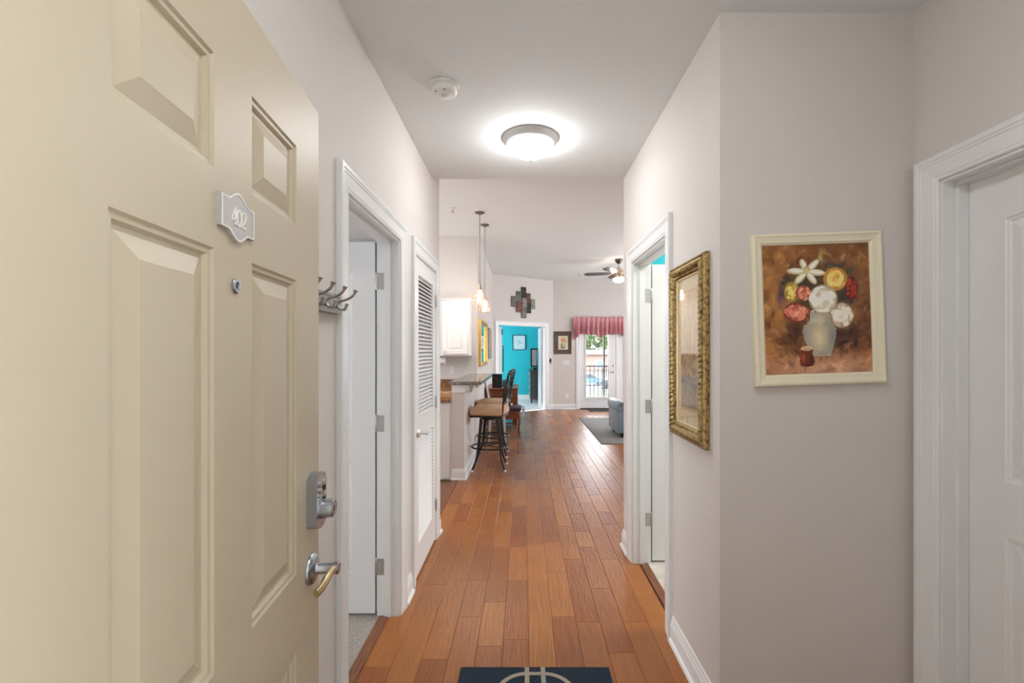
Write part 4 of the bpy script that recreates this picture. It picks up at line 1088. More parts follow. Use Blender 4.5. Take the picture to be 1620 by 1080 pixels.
# ------------------------------------------------------------------ breakfast bar and kitchen
bw = struct(box('wall_bar', -0.81, -0.668, 5.20, 7.19, 0, 1.072, M_WALL), 'greige half wall carrying the breakfast bar')
BAR_B = [(x, y) for x, y in ((-0.81, 5.20), (-0.668, 5.20), (-0.668, 7.18))]
baseboard('baseboard_bar', BAR_B[::-1][::-1], 'white baseboard wrapping the breakfast bar wall')
# cap moulding under the slab
CAPP = [(0, 0.985), (0.010, 0.985), (0.012, 0.992), (0.008, 1.0), (0.008, 1.035), (0.016, 1.045), (0.018, 1.071), (0, 1.071)]
baseboard('trim_14', [(-0.81, 5.20), (-0.668, 5.20), (-0.668, 5.26)], 'white cap moulding under the bar top', prof=CAPP)
for y in (5.75, 6.5):
    bm = bmesh.new(); P = [(0, 0), (0.13, 0), (0.13, -0.02), (0.08, -0.035), (0.045, -0.07), (0.03, -0.12), (0.0, -0.14)]
    a = [bm.verts.new((-0.668 + x, y - 0.02, 1.071 + z)) for x, z in P]; b = [bm.verts.new((-0.668 + x, y + 0.02, 1.071 + z)) for x, z in P]
    bm.faces.new(a); bm.faces.new(b[::-1])
    for k in range(len(P)): bm.faces.new((a[k], b[k], b[(k + 1) % len(P)], a[(k + 1) % len(P)]))
    obj('corbel', bm, M_TRIM, bw)
bm = bmesh.new()   # bar top with rounded free corners
o_ = [(-0.836, 5.155), (-0.52, 5.155), (-0.485, 5.165), (-0.472, 5.20), (-0.472, 7.0), (-0.50, 7.19), (-0.836, 7.19)]
a = [bm.verts.new((x, y, 1.0735)) for x, y in o_]; b = [bm.verts.new((x, y, 1.110)) for x, y in o_]
bm.faces.new(a[::-1]); bm.faces.new(b)
for k in range(len(o_)): bm.faces.new((a[k], a[(k + 1) % len(o_)], b[(k + 1) % len(o_)], b[k]))
bmesh.ops.bevel(bm, geom=[e for e in bm.edges if abs(e.verts[0].co.z - e.verts[1].co.z) < 1e-6], offset=0.006, segments=2, affect='EDGES')
tag(obj('bar_counter', bm, M_GRANG), 'grey granite raised bar top on the half wall', 'countertop')
kc = tag(box('kitchen_counter', -1.47, -0.8105, 5.13, 7.199, 0.885, 0.915, M_GRANB, bev=0.004), 'brown granite kitchen counter behind the half wall', 'countertop')
box('backsplash_strip', -1.47, -0.8105, 7.175, 7.198, 0.915, 1.02, M_GRANB, kc, bev=0.002)
bc = thing('base_cabinet', 'white base cabinet under the brown granite counter', 'cabinet', (-1.13, 5.18, 0), 0)
box('carcass', -0.31, 0.318, 0.022, 2.0, 0.0, 0.884, M_CAB, bc)
bd = box('door', -0.29, 0.30, 0.0, 0.021, 0.02, 0.87, M_CAB, bc, bev=0.003)
lathe('knob', [(0.006, -0.001), (0.006, -0.012), (0.015, -0.018), (0.016, -0.024), (0.010, -0.029), (0, -0.030)], M_NICKEL, bd, 16, 'y', (0.195, 0, 0.775))
tag(box('cutting_board', -1.12, -0.835, 5.32, 5.36, 0.916, 0.98, mat('maple', (0.62, 0.36, 0.17), 0.5, var=0.15, stretch=(2, 12, 12)), bev=0.004), 'small tan wooden board on the brown granite counter', 'cutting board')
struct(box('wall_backsplash', -2.6, -0.7925, 7.186, 7.1995, 1.021, 1.389, M_SPLASH), 'pale grey kitchen backsplash')
ot = thing('kitchen_outlet', 'white outlet plate on the kitchen backsplash', 'outlet', (-1.12, 7.185, 1.16), 0)
box('plate', -0.04, 0.04, -0.005, 0, -0.06, 0.06, M_PLASTIC, ot, bev=0.002); box('socket', -0.017, 0.017, -0.007, -0.004, 0.008, 0.04, M_PLASTIC, ot, bev=0.002); box('socket', -0.017, 0.017, -0.007, -0.004, -0.04, -0.008, M_PLASTIC, ot, bev=0.002)
def upper_cab(x0, x1, lab, knob_left):
    c = thing('upper_cabinet', lab, 'cabinet', (x0, 6.87, 1.39), 0, 'white upper kitchen cabinets')
    w = x1 - x0; H_ = 0.80
    box('carcass', 0, w, 0.0, 0.329, 0, H_, M_CAB, c)
    bm = bmesh.new(); P = [(0, 0), (0.006, 0.0), (0.010, 0.012), (0.026, 0.030), (0.034, 0.038), (0.034, 0.048), (0, 0.048)]
    a = [bm.verts.new((-0.0, -o, H_ + z)) for o, z in P]; b = [bm.verts.new((w + (0.0 if knob_left is None else 0.034 * (o / 0.034)), -o, H_ + z)) for o, z in P]
    for k in range(len(P)): bm.faces.new((a[k], b[k], b[(k + 1) % len(P)], a[(k + 1) % len(P)]))
    bm.faces.new(a); bm.faces.new(b); obj('crown_moulding', bm, M_CAB, c)
    d = bpy.data.objects.new('door', None); 
    # raised panel door
    bm = bmesh.new(); dx0, dx1, dz0, dz1 = 0.022, w - 0.030, 0.022, H_ - 0.022; rows = []
    for ins, dp in ((0, 0.0), (0, -0.017), (0.004, -0.020), (0.058, -0.020), (0.064, -0.012), (0.072, -0.011), (0.098, -0.019), (0.102, -0.019)):
        rows.append([bm.verts.new(p) for p in ((dx0 + ins, dp, dz0 + ins), (dx1 - ins, dp, dz0 + ins), (dx1 - ins, dp, dz1 - ins), (dx0 + ins, dp, dz1 - ins))])
    for a, b in zip(rows, rows[1:]):
        for k in range(4): bm.faces.new((a[k], a[(k + 1) % 4], b[(k + 1) % 4], b[k]))
    bm.faces.new(rows[-1]); bm.faces.new(rows[0][::-1]); dr = obj('door', bm, M_CAB, c)
    kx = dx0 + 0.03 if knob_left else dx1 - 0.03
    lathe('knob', [(0.005, -0.019), (0.005, -0.030), (0.013, -0.036), (0.014, -0.041), (0.009, -0.046), (0, -0.047)], M_NICKEL, dr, 16, 'y', (kx, 0, dz0 + 0.04))
    return c
upper_cab(-1.215, -0.805, 'white upper kitchen cabinet at the end above the bar', True)
upper_cab(-1.64, -1.217, 'white upper kitchen cabinet half hidden by the louvered door', None)
pt = thing('paper_towel_holder', 'white paper towel roll under the upper cabinet', 'paper towel', (-1.32, 7.0, 1.315), 0)
lathe('roll', [(0.02, -0.13), (0.055, -0.13), (0.055, 0.13), (0.02, 0.13)], M_PLASTIC, pt, 28, 'x')
tube('bracket', [(-0.14, 0, 0.072), (-0.14, 0, 0), (0.14, 0, 0), (0.14, 0, 0.072)], 0.004, M_NICKEL, pt)

# ------------------------------------------------------------------ pendants
M_CAN = mat('pewter_canopy', (0.22, 0.22, 0.21), 0.35, 0.6)
M_COPPER = mat('copper_wire', (0.75, 0.42, 0.25), 0.3, 1.0)
M_BULB = emit('bulb_glow', (1.0, 0.90, 0.76), LAMP_PENDANT)
def pendant(x, y, zb, lab):
    p = thing('pendant_light', lab, 'pendant lamp', (x, y, HL), 0, 'pendants over the breakfast bar')
    lathe('canopy', [(0, -0.001), (0.064, -0.001), (0.064, -0.005), (0.055, -0.014), (0.020, -0.024), (0.010, -0.034), (0, -0.034)], M_CAN, p, 28)
    dz = zb - HL
    tube('cord', [(0, 0, -0.03), (0, 0, dz + 0.15)], 0.0045, M_CAN, p, 8)
    lathe('socket', [(0, dz + 0.20), (0.010, dz + 0.195), (0.016, dz + 0.165), (0.024, dz + 0.150), (0.024, dz + 0.115), (0, dz + 0.115)], M_COPPER, p, 20)
    prof = [(0.030, dz + 0.120), (0.052, dz + 0.085), (0.082, dz + 0.040), (0.098, dz + 0.0), (0.094, dz - 0.035), (0.070, dz - 0.060)]
    bm = bmesh.new(); add_lathe(bm, prof, 12, cap=False); bmesh.ops.wireframe(bm, faces=bm.faces[:], thickness=0.0035, use_even_offset=True, use_replace=True, use_boundary=True)
    obj('wire_cage', bm, M_COPPER, p)
    lathe('glass_shade', [(0.028, dz + 0.117), (0.050, dz + 0.083), (0.079, dz + 0.039), (0.095, dz), (0.091, dz - 0.034), (0.068, dz - 0.058)], M_GLASS, p, 24, cap=False)
    lathe('bulb', [(0, dz + 0.118), (0.013, dz + 0.115), (0.014, dz + 0.09), (0.026, dz + 0.06), (0.032, dz + 0.03), (0.026, dz + 0.005), (0, dz - 0.004)], M_BULB, p, 20)
pendant(-0.565, 5.97, 2.125, 'nearer wire-cage pendant light over the breakfast bar')
pendant(-0.548, 6.545, 2.06, 'farther wire-cage pendant light over the breakfast bar')

# ------------------------------------------------------------------ bar stools
def bar_stool(x, y, lab):
    s = thing('bar_stool', lab, 'bar stool', (x, y, 0), 0, 'iron bar stools at the breakfast bar')
    # seat faces -x (the bar), backrest at +x
    bm = bmesh.new(); add_box(bm, -0.215, 0.215, -0.205, 0.205, 0.665, 0.775, 0.045, 5)
    for v in bm.verts:
        if v.co.z > 0.70: v.co.z += 0.018 * (1 - (v.co.x / 0.215) ** 2) * (1 - (v.co.y / 0.205) ** 2)
    obj('seat', bm, M_SEAT, s, True)
    box('seat_pan', -0.20, 0.20, -0.19, 0.19, 0.648, 0.6655, M_BLACK, s, bev=0.004)
    lathe('swivel', [(0.10, 0.61), (0.10, 0.648), (0, 0.648), (0, 0.61)][:2] + [(0.10, 0.648)], M_BLACK, s, 24)
    for sx in (-1, 1):
        for sy in (-1, 1):
            P = smooth_path([(sx * 0.105, sy * 0.105, 0.635), (sx * 0.115, sy * 0.115, 0.50), (sx * 0.130, sy * 0.130, 0.33), (sx * 0.143, sy * 0.143, 0.20), (sx * 0.168, sy * 0.168, 0.09), (sx * 0.198, sy * 0.198, 0.012)], 5)
            g = tube('leg', P, 0.0115, M_BLACK, s, 8)
            lathe('foot', [(0, 0.0), (0.014, 0.0), (0.015, 0.012), (0.010, 0.022), (0, 0.023)], M_NICKEL, g, 12, org=(sx * 0.200, sy * 0.200, 0))
    tube('foot_ring', [(0.222 * math.cos(2 * PI * k / 36), 0.222 * math.sin(2 * PI * k / 36), 0.27) for k in range(36)], 0.011, M_BLACK, s, 8, True)
    tube('stretcher', [(0.135, 0.135, 0.285), (0, 0, 0.29), (-0.135, -0.135, 0.285)], 0.007, M_BLACK, s, 6)
    tube('stretcher', [(0.135, -0.135, 0.275), (0, 0, 0.276), (-0.135, 0.135, 0.275)], 0.007, M_BLACK, s, 6)
    # back
    for sy in (-1, 1):
        P = smooth_path([(0.17, sy * 0.17, 0.655), (0.205, sy * 0.175, 0.70), (0.215, sy * 0.18, 0.82), (0.235, sy * 0.185, 1.0), (0.27, sy * 0.175, 1.15)], 5)
        tube('back_post', P, 0.011, M_BLACK, s, 8)
    tube('top_rail', smooth_path([(0.27, -0.175, 1.15), (0.285, -0.12, 1.185), (0.29, 0, 1.20), (0.285, 0.12, 1.185), (0.27, 0.175, 1.15)], 5), 0.011, M_BLACK, s, 8)
    tube('lower_rail', smooth_path([(0.217, -0.18, 0.83), (0.245, 0, 0.83), (0.217, 0.18, 0.83)], 5), 0.009, M_BLACK, s, 8)
    for yy in (-0.11, 0.0, 0.11):
        P = [(0.243 + 0.03 * t - 0.012 * abs(yy) / .11, yy + 0.028 * math.sin(2 * PI * t), 0.83 + 0.36 * t) for t in [k / 14 for k in range(15)]]
        tube('back_scroll', P, 0.007, M_BLACK, s, 6)
        for q, t in enumerate((0.2, 0.45, 0.7, 0.9)):
            bm = bmesh.new(); sg = 1 if q % 2 else -1
            c0 = Vector((0.25 + 0.03 * t, yy + 0.028 * math.sin(2 * PI * t), 0.83 + 0.36 * t)); tip = c0 + Vector((0.030, sg * 0.030, 0.035)); mid = (c0 + tip) / 2
            side = Vector((0.006, -sg * 0.016, 0.010))
            vs = [bm.verts.new(c0), bm.verts.new(mid + side), bm.verts.new(tip), bm.verts.new(mid - side)]
            bm.faces.new(vs); thicken(bm, (0.003, 0, 0))
            obj('leaf', bm, M_BLACK, s)
    for ch in s.children:      # the seat swivels on its base
        if ch.name.split('.')[0] in ('seat', 'seat_pan', 'back_post', 'top_rail', 'lower_rail', 'back_scroll', 'leaf'): ch.rotation_euler = (0, 0, math.radians(-11))
    return s
bar_stool(-0.420, 5.745, 'nearer black iron bar stool with tan padded seat')
bar_stool(-0.425, 6.500, 'farther black iron bar stool with tan padded seat')

# ------------------------------------------------------------------ beyond the bar: white chair, desk, bench
wc = thing('metal_chair', 'white-framed chair standing past the end of the bar', 'chair', (-0.36, 7.48, 0), math.radians(-84))
M_WMET = mat('white_chair_metal', (0.62, 0.61, 0.59), 0.35, 0.4)
for sx in (-1, 1):
    tube('back_post', smooth_path([(sx * 0.19, -0.20, 0.0), (sx * 0.19, -0.18, 0.45), (sx * 0.185, -0.22, 0.80), (sx * 0.15, -0.27, 1.02), (0, -0.29, 1.07)], 5), 0.014, M_WMET, wc)
    tube('leg', [(sx * 0.19, 0.05, 0.0), (sx * 0.19, 0.04, 0.44)], 0.014, M_WMET, wc)
box('seat', -0.21, 0.21, -0.20, 0.08, 0.435, 0.475, mat('chair_seat_blue', (0.10, 0.13, 0.22), 0.8), wc, bev=0.012)
for xx in (-0.09, 0, 0.09): tube('back_bar', smooth_path([(xx, -0.185, 0.47), (xx, -0.225, 0.8), (xx * .8, -0.275, 1.04)], 4), 0.008, M_WMET, wc)
dk = thing('desk', 'reddish cherry wood desk against the wall behind the bar stools', 'desk', (-0.40, 8.55, 0), 0)
box('desktop', -0.31, 0.31, -0.04, 1.16, 0.745, 0.775, M_CHERRY, dk, bev=0.006)
box('pedestal', 0.20, 0.29, 0.0, 1.10, 0.08, 0.744, M_CHERRY, dk)
box('pedestal', -0.29, -0.20, 0.0, 1.10, 0.08, 0.744, M_CHERRY, dk)
dr = box('drawer', -0.198, 0.198, 0.0, 1.09, 0.62, 0.735, M_CHERRY, dk, bev=0.004)
lathe('knob', [(0.006, 0), (0.006, -0.012), (0.014, -0.018), (0.010, -0.026), (0, -0.027)], M_BRASS, dr, 14, 'y', (0, 0, 0.68))
box('drawer', -0.198, 0.198, 0.0, 1.09, 0.49, 0.612, M_CHERRY, dk, bev=0.004)
box('lower_shelf', -0.198, 0.198, 0.02, 1.09, 0.10, 0.13, M_CHERRY, dk)
dv = thing('desktop_speaker', 'black boxy electronic device on the cherry desk', 'electronics', (-0.485, 8.62, 0.775), 0)
box('housing', -0.10, 0.085, 0, 0.16, 0.0, 0.255, M_BLACK, dv, bev=0.008)
lathe('driver', [(0.055, -0.001), (0.055, -0.006), (0.045, -0.004), (0.02, 0.0), (0, -0.004)], M_DARK, dv, 20, 'y', (0, 0, 0.16))
bl = thing('desk_clock', 'small dark blue gadget beside the black device on the desk', 'gadget', (-0.345, 8.60, 0.775), 0)
box('stand', -0.03, 0.03, 0, 0.05, 0, 0.02, M_BLACK, bl, bev=0.003); box('body', -0.045, 0.045, 0.01, 0.035, 0.02, 0.15, mat('navy_plastic', (0.03, 0.08, 0.16), 0.4), bl, bev=0.006)
bn = thing('wooden_bench', 'dark wooden bench with curved legs and purple cushion before the desk', 'bench', (-0.26, 8.02, 0), 0)
box('apron', -0.19, 0.19, -0.19, 0.19, 0.30, 0.42, M_CHERRY, bn, bev=0.006)
box('seat_board', -0.21, 0.21, -0.21, 0.21, 0.42, 0.44, M_CHERRY, bn, bev=0.005)
for sx in (-1, 1):
    for sy in (-1, 1):
        P = smooth_path([(sx * 0.175, sy * 0.175, 0.40), (sx * 0.195, sy * 0.195, 0.28), (sx * 0.180, sy * 0.180, 0.12), (sx * 0.20, sy * 0.20, 0.0)], 5); n = len(P)
        tube('leg', P, [0.028 - 0.014 * i / n for i in range(n)], M_CHERRY, bn, 8)
bm = bmesh.new(); add_box(bm, -0.225, 0.225, -0.225, 0.225, 0.441, 0.505, 0.028, 4); obj('cushion', bm, M_PURPLE, bn, True)
for q, (px, py) in enumerate(((0.235, -0.215), (0.235, 0.1))):
    bm = bmesh.new(); add_tube(bm, smooth_path([(px, py, 0.47), (px + 0.03, py - 0.03, 0.49), (px + 0.045, py - 0.02, 0.45), (px + 0.01, py - 0.01, 0.44), (px + 0.03, py + 0.02, 0.40), (px + 0.02, py, 0.37)], 4), 0.012, 6); obj('ribbon_tie', bm, mat('ribbon_blue_white', (0.55, 0.62, 0.78), 0.8), bn, True)

# gilt mirror and thin frame on the dining wall
gm = thing('gilt_mirror', 'wide gold-framed mirror on the wall above the bar end', 'mirror', (-0.7195, 8.02, 1.59), L90)
rail_frame(gm, 1.33, 0.76, [(0, 0), (0, 0.045), (0.02, 0.05), (0.05, 0.035), (0.06, 0.02), (0.06, 0)], M_GOLD2)
box('mirror_glass', -0.61, 0.61, -0.012, -0.004, -0.325, 0.325, mat('mirror', (0.85, 0.86, 0.86), 0.02, 1.0), gm)
tf = thing('thin_framed_picture', 'thin grey framed picture at the far end of the dining wall', 'picture', (-0.7195, 9.68, 1.62), L90)
rail_frame(tf, 0.62, 0.64, [(0, 0), (0, 0.025), (0.02, 0.025), (0.02, 0)], mat('pewter_frame', (0.25, 0.25, 0.25), 0.4, 0.6))
box('print', -0.29, 0.29, -0.012, -0.004, -0.30, 0.30, mat('grey_print', (0.45, 0.44, 0.42), 0.6, var=0.3, vscale=9), tf)

# ------------------------------------------------------------------ angled wall: metal wall art
aw = thing('metal_wall_art', 'dark patchwork wall art of nine overlapping metal panels above the bedroom doorway', 'wall art', (AW0.x + AWd.x * 0.892, AW0.y + AWd.y * 0.892, 2.635), AWa)
def art_mat(name, c1, c2, sc):
    return mat(name, c1, 0.45, 0.5, bump=0.6, bscale=sc * 3, var=0.75, vscale=sc, bdist=0.004)
AM = {'k': art_mat('art_black', (0.03, 0.028, 0.028), 0, 22), 'g': art_mat('art_grey', (0.11, 0.11, 0.10), 0, 26), 's': art_mat('art_silver', (0.19, 0.18, 0.16), 0, 30), 'r': art_mat('art_red', (0.15, 0.05, 0.04), 0, 24), 'b': art_mat('art_brown', (0.13, 0.065, 0.04), 0, 24)}
px2m = 0.01524 / 6.75
for x0, x1, y0, y1, mk, dy in ((432, 482, 220, 335, 'k', .02), (434, 486, 335, 438, 's', .03), (432, 485, 438, 551, 'g', .02), (379, 434, 270, 378, 'g', .015), (379, 432, 378, 493, 'r', .02), (484, 531, 281, 384, 'b', .015), (484, 534, 384, 497, 'k', .022), (326, 380, 324, 437, 'g', .012), (534, 581, 340, 448, 's', .012)):
    cx = ((x0 + x1) / 2 - 455) * px2m / 0.799; w = (x1 - x0) * px2m / 0.799 * 0.99; cz = (386 - (y0 + y1) / 2) * px2m; h = (y1 - y0) * px2m * 0.99
    bm = bmesh.new(); add_box(bm, cx - w / 2, cx + w / 2, -dy - 0.012, -dy + 0.004, cz - h / 2, cz + h / 2, 0.005, 2); obj('metal_panel', bm, AM[mk], aw)
box('back_frame', -0.24, 0.24, -0.012, -0.001, -0.05, 0.03, M_BLACK, aw)

# far wall fittings
sw = thing('light_switch', 'white light switch plate below the tulip print', 'switch', (1.085, 11.6895, 1.175), 0)
box('plate', -0.085, 0.085, -0.006, 0, -0.06, 0.06, M_PLASTIC, sw, bev=0.002)
for x in (-0.045, 0.0, 0.045): box('toggle', x - 0.012, x + 0.012, -0.010, -0.005, -0.030, 0.030, M_PLASTIC, sw, bev=0.002)
ol = thing('wall_outlet', 'white wall outlet low on the far wall', 'outlet', (1.11, 11.6895, 0.33), 0)
box('plate', -0.045, 0.045, -0.006, 0, -0.065, 0.065, M_PLASTIC, ol, bev=0.002)
for z in (-0.026, 0.026): box('socket', -0.018, 0.018, -0.009, -0.005, z - 0.017, z + 0.017, M_PLASTIC, ol, bev=0.002)
th = thing('wall_keypad', 'small black oval device beside the bedroom doorway casing', 'wall device', (AW0.x + AWd.x * 1.755, AW0.y + AWd.y * 1.755, 1.22), AWa)
bm = bmesh.new(); add_lathe(bm, [(0.030, 0), (0.030, -0.014), (0.022, -0.022), (0, -0.024)], 20, 'y')
for v in bm.verts: v.co.z *= 2.1
obj('housing', bm, M_BLACK, th, True)
lathe('button', [(0.012, -0.022), (0.012, -0.027), (0, -0.028)], M_HINGE, th, 14, 'y', (0, 0, -0.02))

# ------------------------------------------------------------------ valance
va = thing('window_valance', 'gathered dusty rose valance over the patio door', 'valance', (1.25, 11.62, 2.27), 0)
def valance_bm(Lv):
    bm = bmesh.new(); nx = 220; nz = 14; rr = random.Random(3); G = []
    ph = [rr.uniform(0, 6) for _ in range(6)]
    for i in range(nx + 1):
        x = Lv * i / nx
        ple = 0.030 * math.sin(2 * PI * x / 0.115 + 0.9 * math.sin(x * 5 + ph[0])) + 0.014 * math.sin(2 * PI * x / 0.047 + ph[1] + 1.3 * math.sin(x * 7))
        drop = -0.40 - 0.035 * math.cos(2 * PI * x / 0.74 + 0.4) - 0.02 * math.sin(2 * PI * x / 0.31) - (0.09 * max(0, 1 - x / 0.14))
        row = []
        for j in range(nz + 1):
            f = j / nz
            z = 0.055 + (drop - 0.055) * f
            amp = 0.45 if z > 0.02 else (0.10 if z > -0.02 else min(1.25, 0.35 + 1.4 * (-z) / 0.4))
            row.append(bm.verts.new((x + 0.010 * amp * math.cos(2 * PI * x / 0.115), -0.012 - ple * amp, z)))
        G.append(row)
    for i in range(nx):
        for j in range(nz): bm.faces.new((G[i][j], G[i + 1][j], G[i + 1][j + 1], G[i][j + 1]))
    thicken(bm, (0, 0.002, 0))
    return bm
obj('fabric', valance_bm(2.25), mat('rose_fabric', (0.62, 0.29, 0.32), 0.85, bump=0.25, bscale=220, var=0.14, vscale=14, stretch=(4, 1, 1)), va, True)
tube('curtain_rod', [(-0.03, 0.03, 0.0), (2.29, 0.03, 0.0)], 0.012, M_HINGE, va)
for x in (0.0, 2.25): box('rod_bracket', x - 0.01, x + 0.01, 0.03, 0.0695, -0.015, 0.015, M_HINGE, va)

# ------------------------------------------------------------------ ceiling fan
fa = thing('ceiling_fan', 'brushed nickel ceiling fan with dark blades and lit bowl', 'ceiling fan', (1.86, 8.98, HL), 0)
lathe('canopy', [(0, -0.001), (0.075, -0.001), (0.075, -0.02), (0.055, -0.06), (0.022, -0.09), (0, -0.09)], mat('fan_bronze', (0.20, 0.14, 0.11), 0.35, 0.8), fa, 28)
lathe('downrod', [(0.012, -0.08), (0.012, -0.17), (0, -0.17)], M_NICKEL, fa, 12)
lathe('motor_housing', [(0, -0.15), (0.03, -0.15), (0.055, -0.20), (0.078, -0.235), (0.085, -0.25), (0.085, -0.36), (0.075, -0.375), (0, -0.375)], mat('fan_copper_nickel', (0.55, 0.40, 0.30), 0.25, 1.0), fa, 36)
lathe('light_bowl', [(0.0, -0.374), (0.11, -0.376), (0.112, -0.40), (0.09, -0.43), (0.05, -0.445), (0, -0.45)], emit('fan_bowl_glow', (1.0, 0.9, 0.78), LAMP_FAN), fa, 36)
M_BLADE = mat('dark_walnut_blade', (0.045, 0.030, 0.024), 0.4, var=0.3, vscale=5, stretch=(1, 10, 1))
b0 = None
for k in range(5):
    a = math.radians(165 + 72 * k)
    if b0 is None:
        bm = bmesh.new(); n = 10; top = []
        o_ = []
        for i in range(n + 1):
            f = i / n; o_.append((0.14 + 0.53 * f, 0.055 + 0.022 * math.sin(PI * f * 0.7) - (0.03 * max(0, (f - .9) / .1) ** 2)))
        for x, y in [(x, -y) for x, y in o_][::-1]: o_.append((x, y))
        A = [bm.verts.new((x, y, -0.003 + y * 0.20)) for x, y in o_]; B = [bm.verts.new((x, y, 0.003 + y * 0.20)) for x, y in o_]
        bm.faces.new(A[::-1]); bm.faces.new(B)
        for i in range(len(A)): bm.faces.new((A[i], A[(i + 1) % len(A)], B[(i + 1) % len(A)], B[i]))
        bl_ = obj('blade', bm, M_BLADE, fa); b0 = bl_
        arm0 = box('blade_arm', 0.07, 0.20, -0.02, 0.02, -0.010, -0.004, M_HINGE, bl_)
    else:
        bl_ = inst(b0, 'blade', fa); inst(arm0, 'blade_arm', bl_)
    bl_.location = (0, 0, -0.27); bl_.rotation_euler = (0, 0, a)

# ------------------------------------------------------------------ living room: rug, mat, recliner
rg = thing('area_rug', 'large plain grey rug before the patio door', 'rug', (1.22, 7.22, 0), 0)
box('pile', 0.012, 2.4, 0.012, 2.86, 0.0005, 0.010, M_RUG, rg, bev=0.003)
M_BIND = mat('rug_binding', (0.20, 0.195, 0.19), 0.9)
box('binding', 0, 0.0118, 0, 2.872, 0.0005, 0.009, M_BIND, rg); box('binding', 0.0118, 2.4, 0, 0.0118, 0.0005, 0.009, M_BIND, rg)
pm = thing('entry_mat', 'black mat on the floor at the patio door', 'mat', (1.62, 11.18, 0), 0)
box('mat_body', 0, 0.85, 0, 0.46, 0.0005, 0.012, mat('black_rubber', (0.02, 0.02, 0.025), 0.8, bump=0.5), pm, bev=0.004)
box('mat_rim', 0.02, 0.83, 0.02, 0.44, 0.012, 0.0135, mat('mat_rib', (0.03, 0.03, 0.034), 0.9, bump=0.6), pm)
rc = thing('recliner', 'blue-grey leather recliner seen from behind on the grey rug', 'recliner', (2.06, 8.02, 0.011), 0)
def puff(name, x0, x1, y0, y1, z0, z1, bev, m, parent, seg=5):
    return box(name, x0, x1, y0, y1, z0, z1, m, parent, bev=bev, seg=seg, smooth=True)
puff('base', -0.33, 0.33, -0.30, 0.42, 0.07, 0.34, 0.03, M_LEATHER, rc)
for sx in (-1, 1):
    puff('arm', sx * 0.40 - 0.085, sx * 0.40 + 0.085, -0.30, 0.50, 0.06, 0.46, 0.03, M_LEATHER, rc)
    lathe('arm_roll', [(0, -0.34), (0.085, -0.335), (0.10, -0.30), (0.10, 0.46), (0.085, 0.50), (0, 0.51)], M_LEATHER, rc, 20, 'y', (sx * 0.41, 0, 0.50))
bk = puff('backrest', -0.315, 0.315, -0.42, -0.16, 0.33, 1.02, 0.09, M_LEATHER, rc, 6)
bk.location = (0, 0.07, 0); bk.rotation_euler = (math.radians(7), 0, 0)
puff('seat_cushion', -0.31, 0.31, -0.14, 0.46, 0.335, 0.50, 0.05, M_LEATHER, rc)
puff('back_panel', -0.47, 0.47, -0.335, -0.302, 0.10, 0.42, 0.012, M_LEATHER, rc, 3)
for sx in (-1, 1):
    for y in (-0.27, 0.38): lathe('foot', [(0.0, 0), (0.025, 0), (0.032, 0.07), (0, 0.07)], M_BLACK, rc, 12, org=(sx * 0.40, y, 0))

# ------------------------------------------------------------------ bedroom things
ds = thing('dresser', 'dark dresser standing in the aqua bedroom', 'dresser', (0.44, 13.0, 0.004), 0)
M_DRES = mat('dark_dresser', (0.07, 0.068, 0.075), 0.3)
box('carcass', -0.24, 0.42, 0.0, 0.90, 0.10, 0.91, M_DRES, ds, bev=0.004)
box('top', -0.27, 0.44, -0.02, 0.92, 0.911, 0.94, M_DRES, ds, bev=0.004)
for k in range(4):
    d_ = box('drawer', -0.262, -0.2405, 0.03, 0.87, 0.13 + 0.193 * k, 0.305 + 0.193 * k, mat('drawer_grey', (0.25, 0.27, 0.29), 0.35) if k == 0 else MATS['drawer_grey'], ds, bev=0.003)
    for y in (0.22, 0.68): lathe('knob', [(0.006, -0.262), (0.006, -0.276), (0.015, -0.285), (0, -0.295)], M_NICKEL, d_, 12, 'x', (0, y, 0.217 + 0.193 * k))
for x in (-0.21, 0.39):
    for y in (0.03, 0.87): box('leg', x - 0.025, x + 0.025, y - 0.025, y + 0.025, 0, 0.10, M_DRES, ds)
mr = thing('dresser_mirror', 'dark-framed mirror above the bedroom dresser', 'mirror', (0.44, 13.975, 1.27), 0)
rail_frame(mr, 0.44, 0.56, [(0, 0), (0, 0.03), (0.03, 0.03), (0.04, 0.01), (0.04, 0)], M_BLACK)
box('mirror_glass', -0.185, 0.185, -0.012, -0.004, -0.245, 0.245, MATS['mirror'], mr)
br = thing('dresser_ornament', 'small dark bowl and bottle group on the dresser', 'ornament', (0.34, 13.2, 0.945), 0)
lathe('bowl', [(0, 0), (0.04, 0), (0.08, 0.04), (0.075, 0.042), (0.036, 0.008), (0, 0.008)], M_BLACK, br, 20)
tv = thing('flat_television', 'slim dark television standing by the aqua bedroom wall, seen nearly edge-on', 'television', (-0.63, 12.3, 0), math.radians(80))
box('screen_frame', -0.36, 0.36, -0.03, 0.03, 0.90, 1.63, M_BLACK, tv, bev=0.005)
box('screen', -0.34, 0.34, -0.033, -0.0295, 0.93, 1.60, mat('tv_glass', (0.012, 0.014, 0.016), 0.06), tv)
box('pedestal', -0.04, 0.04, -0.02, 0.02, 0.05, 0.90, M_BLACK, tv); box('foot', -0.22, 0.22, -0.12, 0.12, 0.005, 0.05, M_BLACK, tv, bev=0.005)

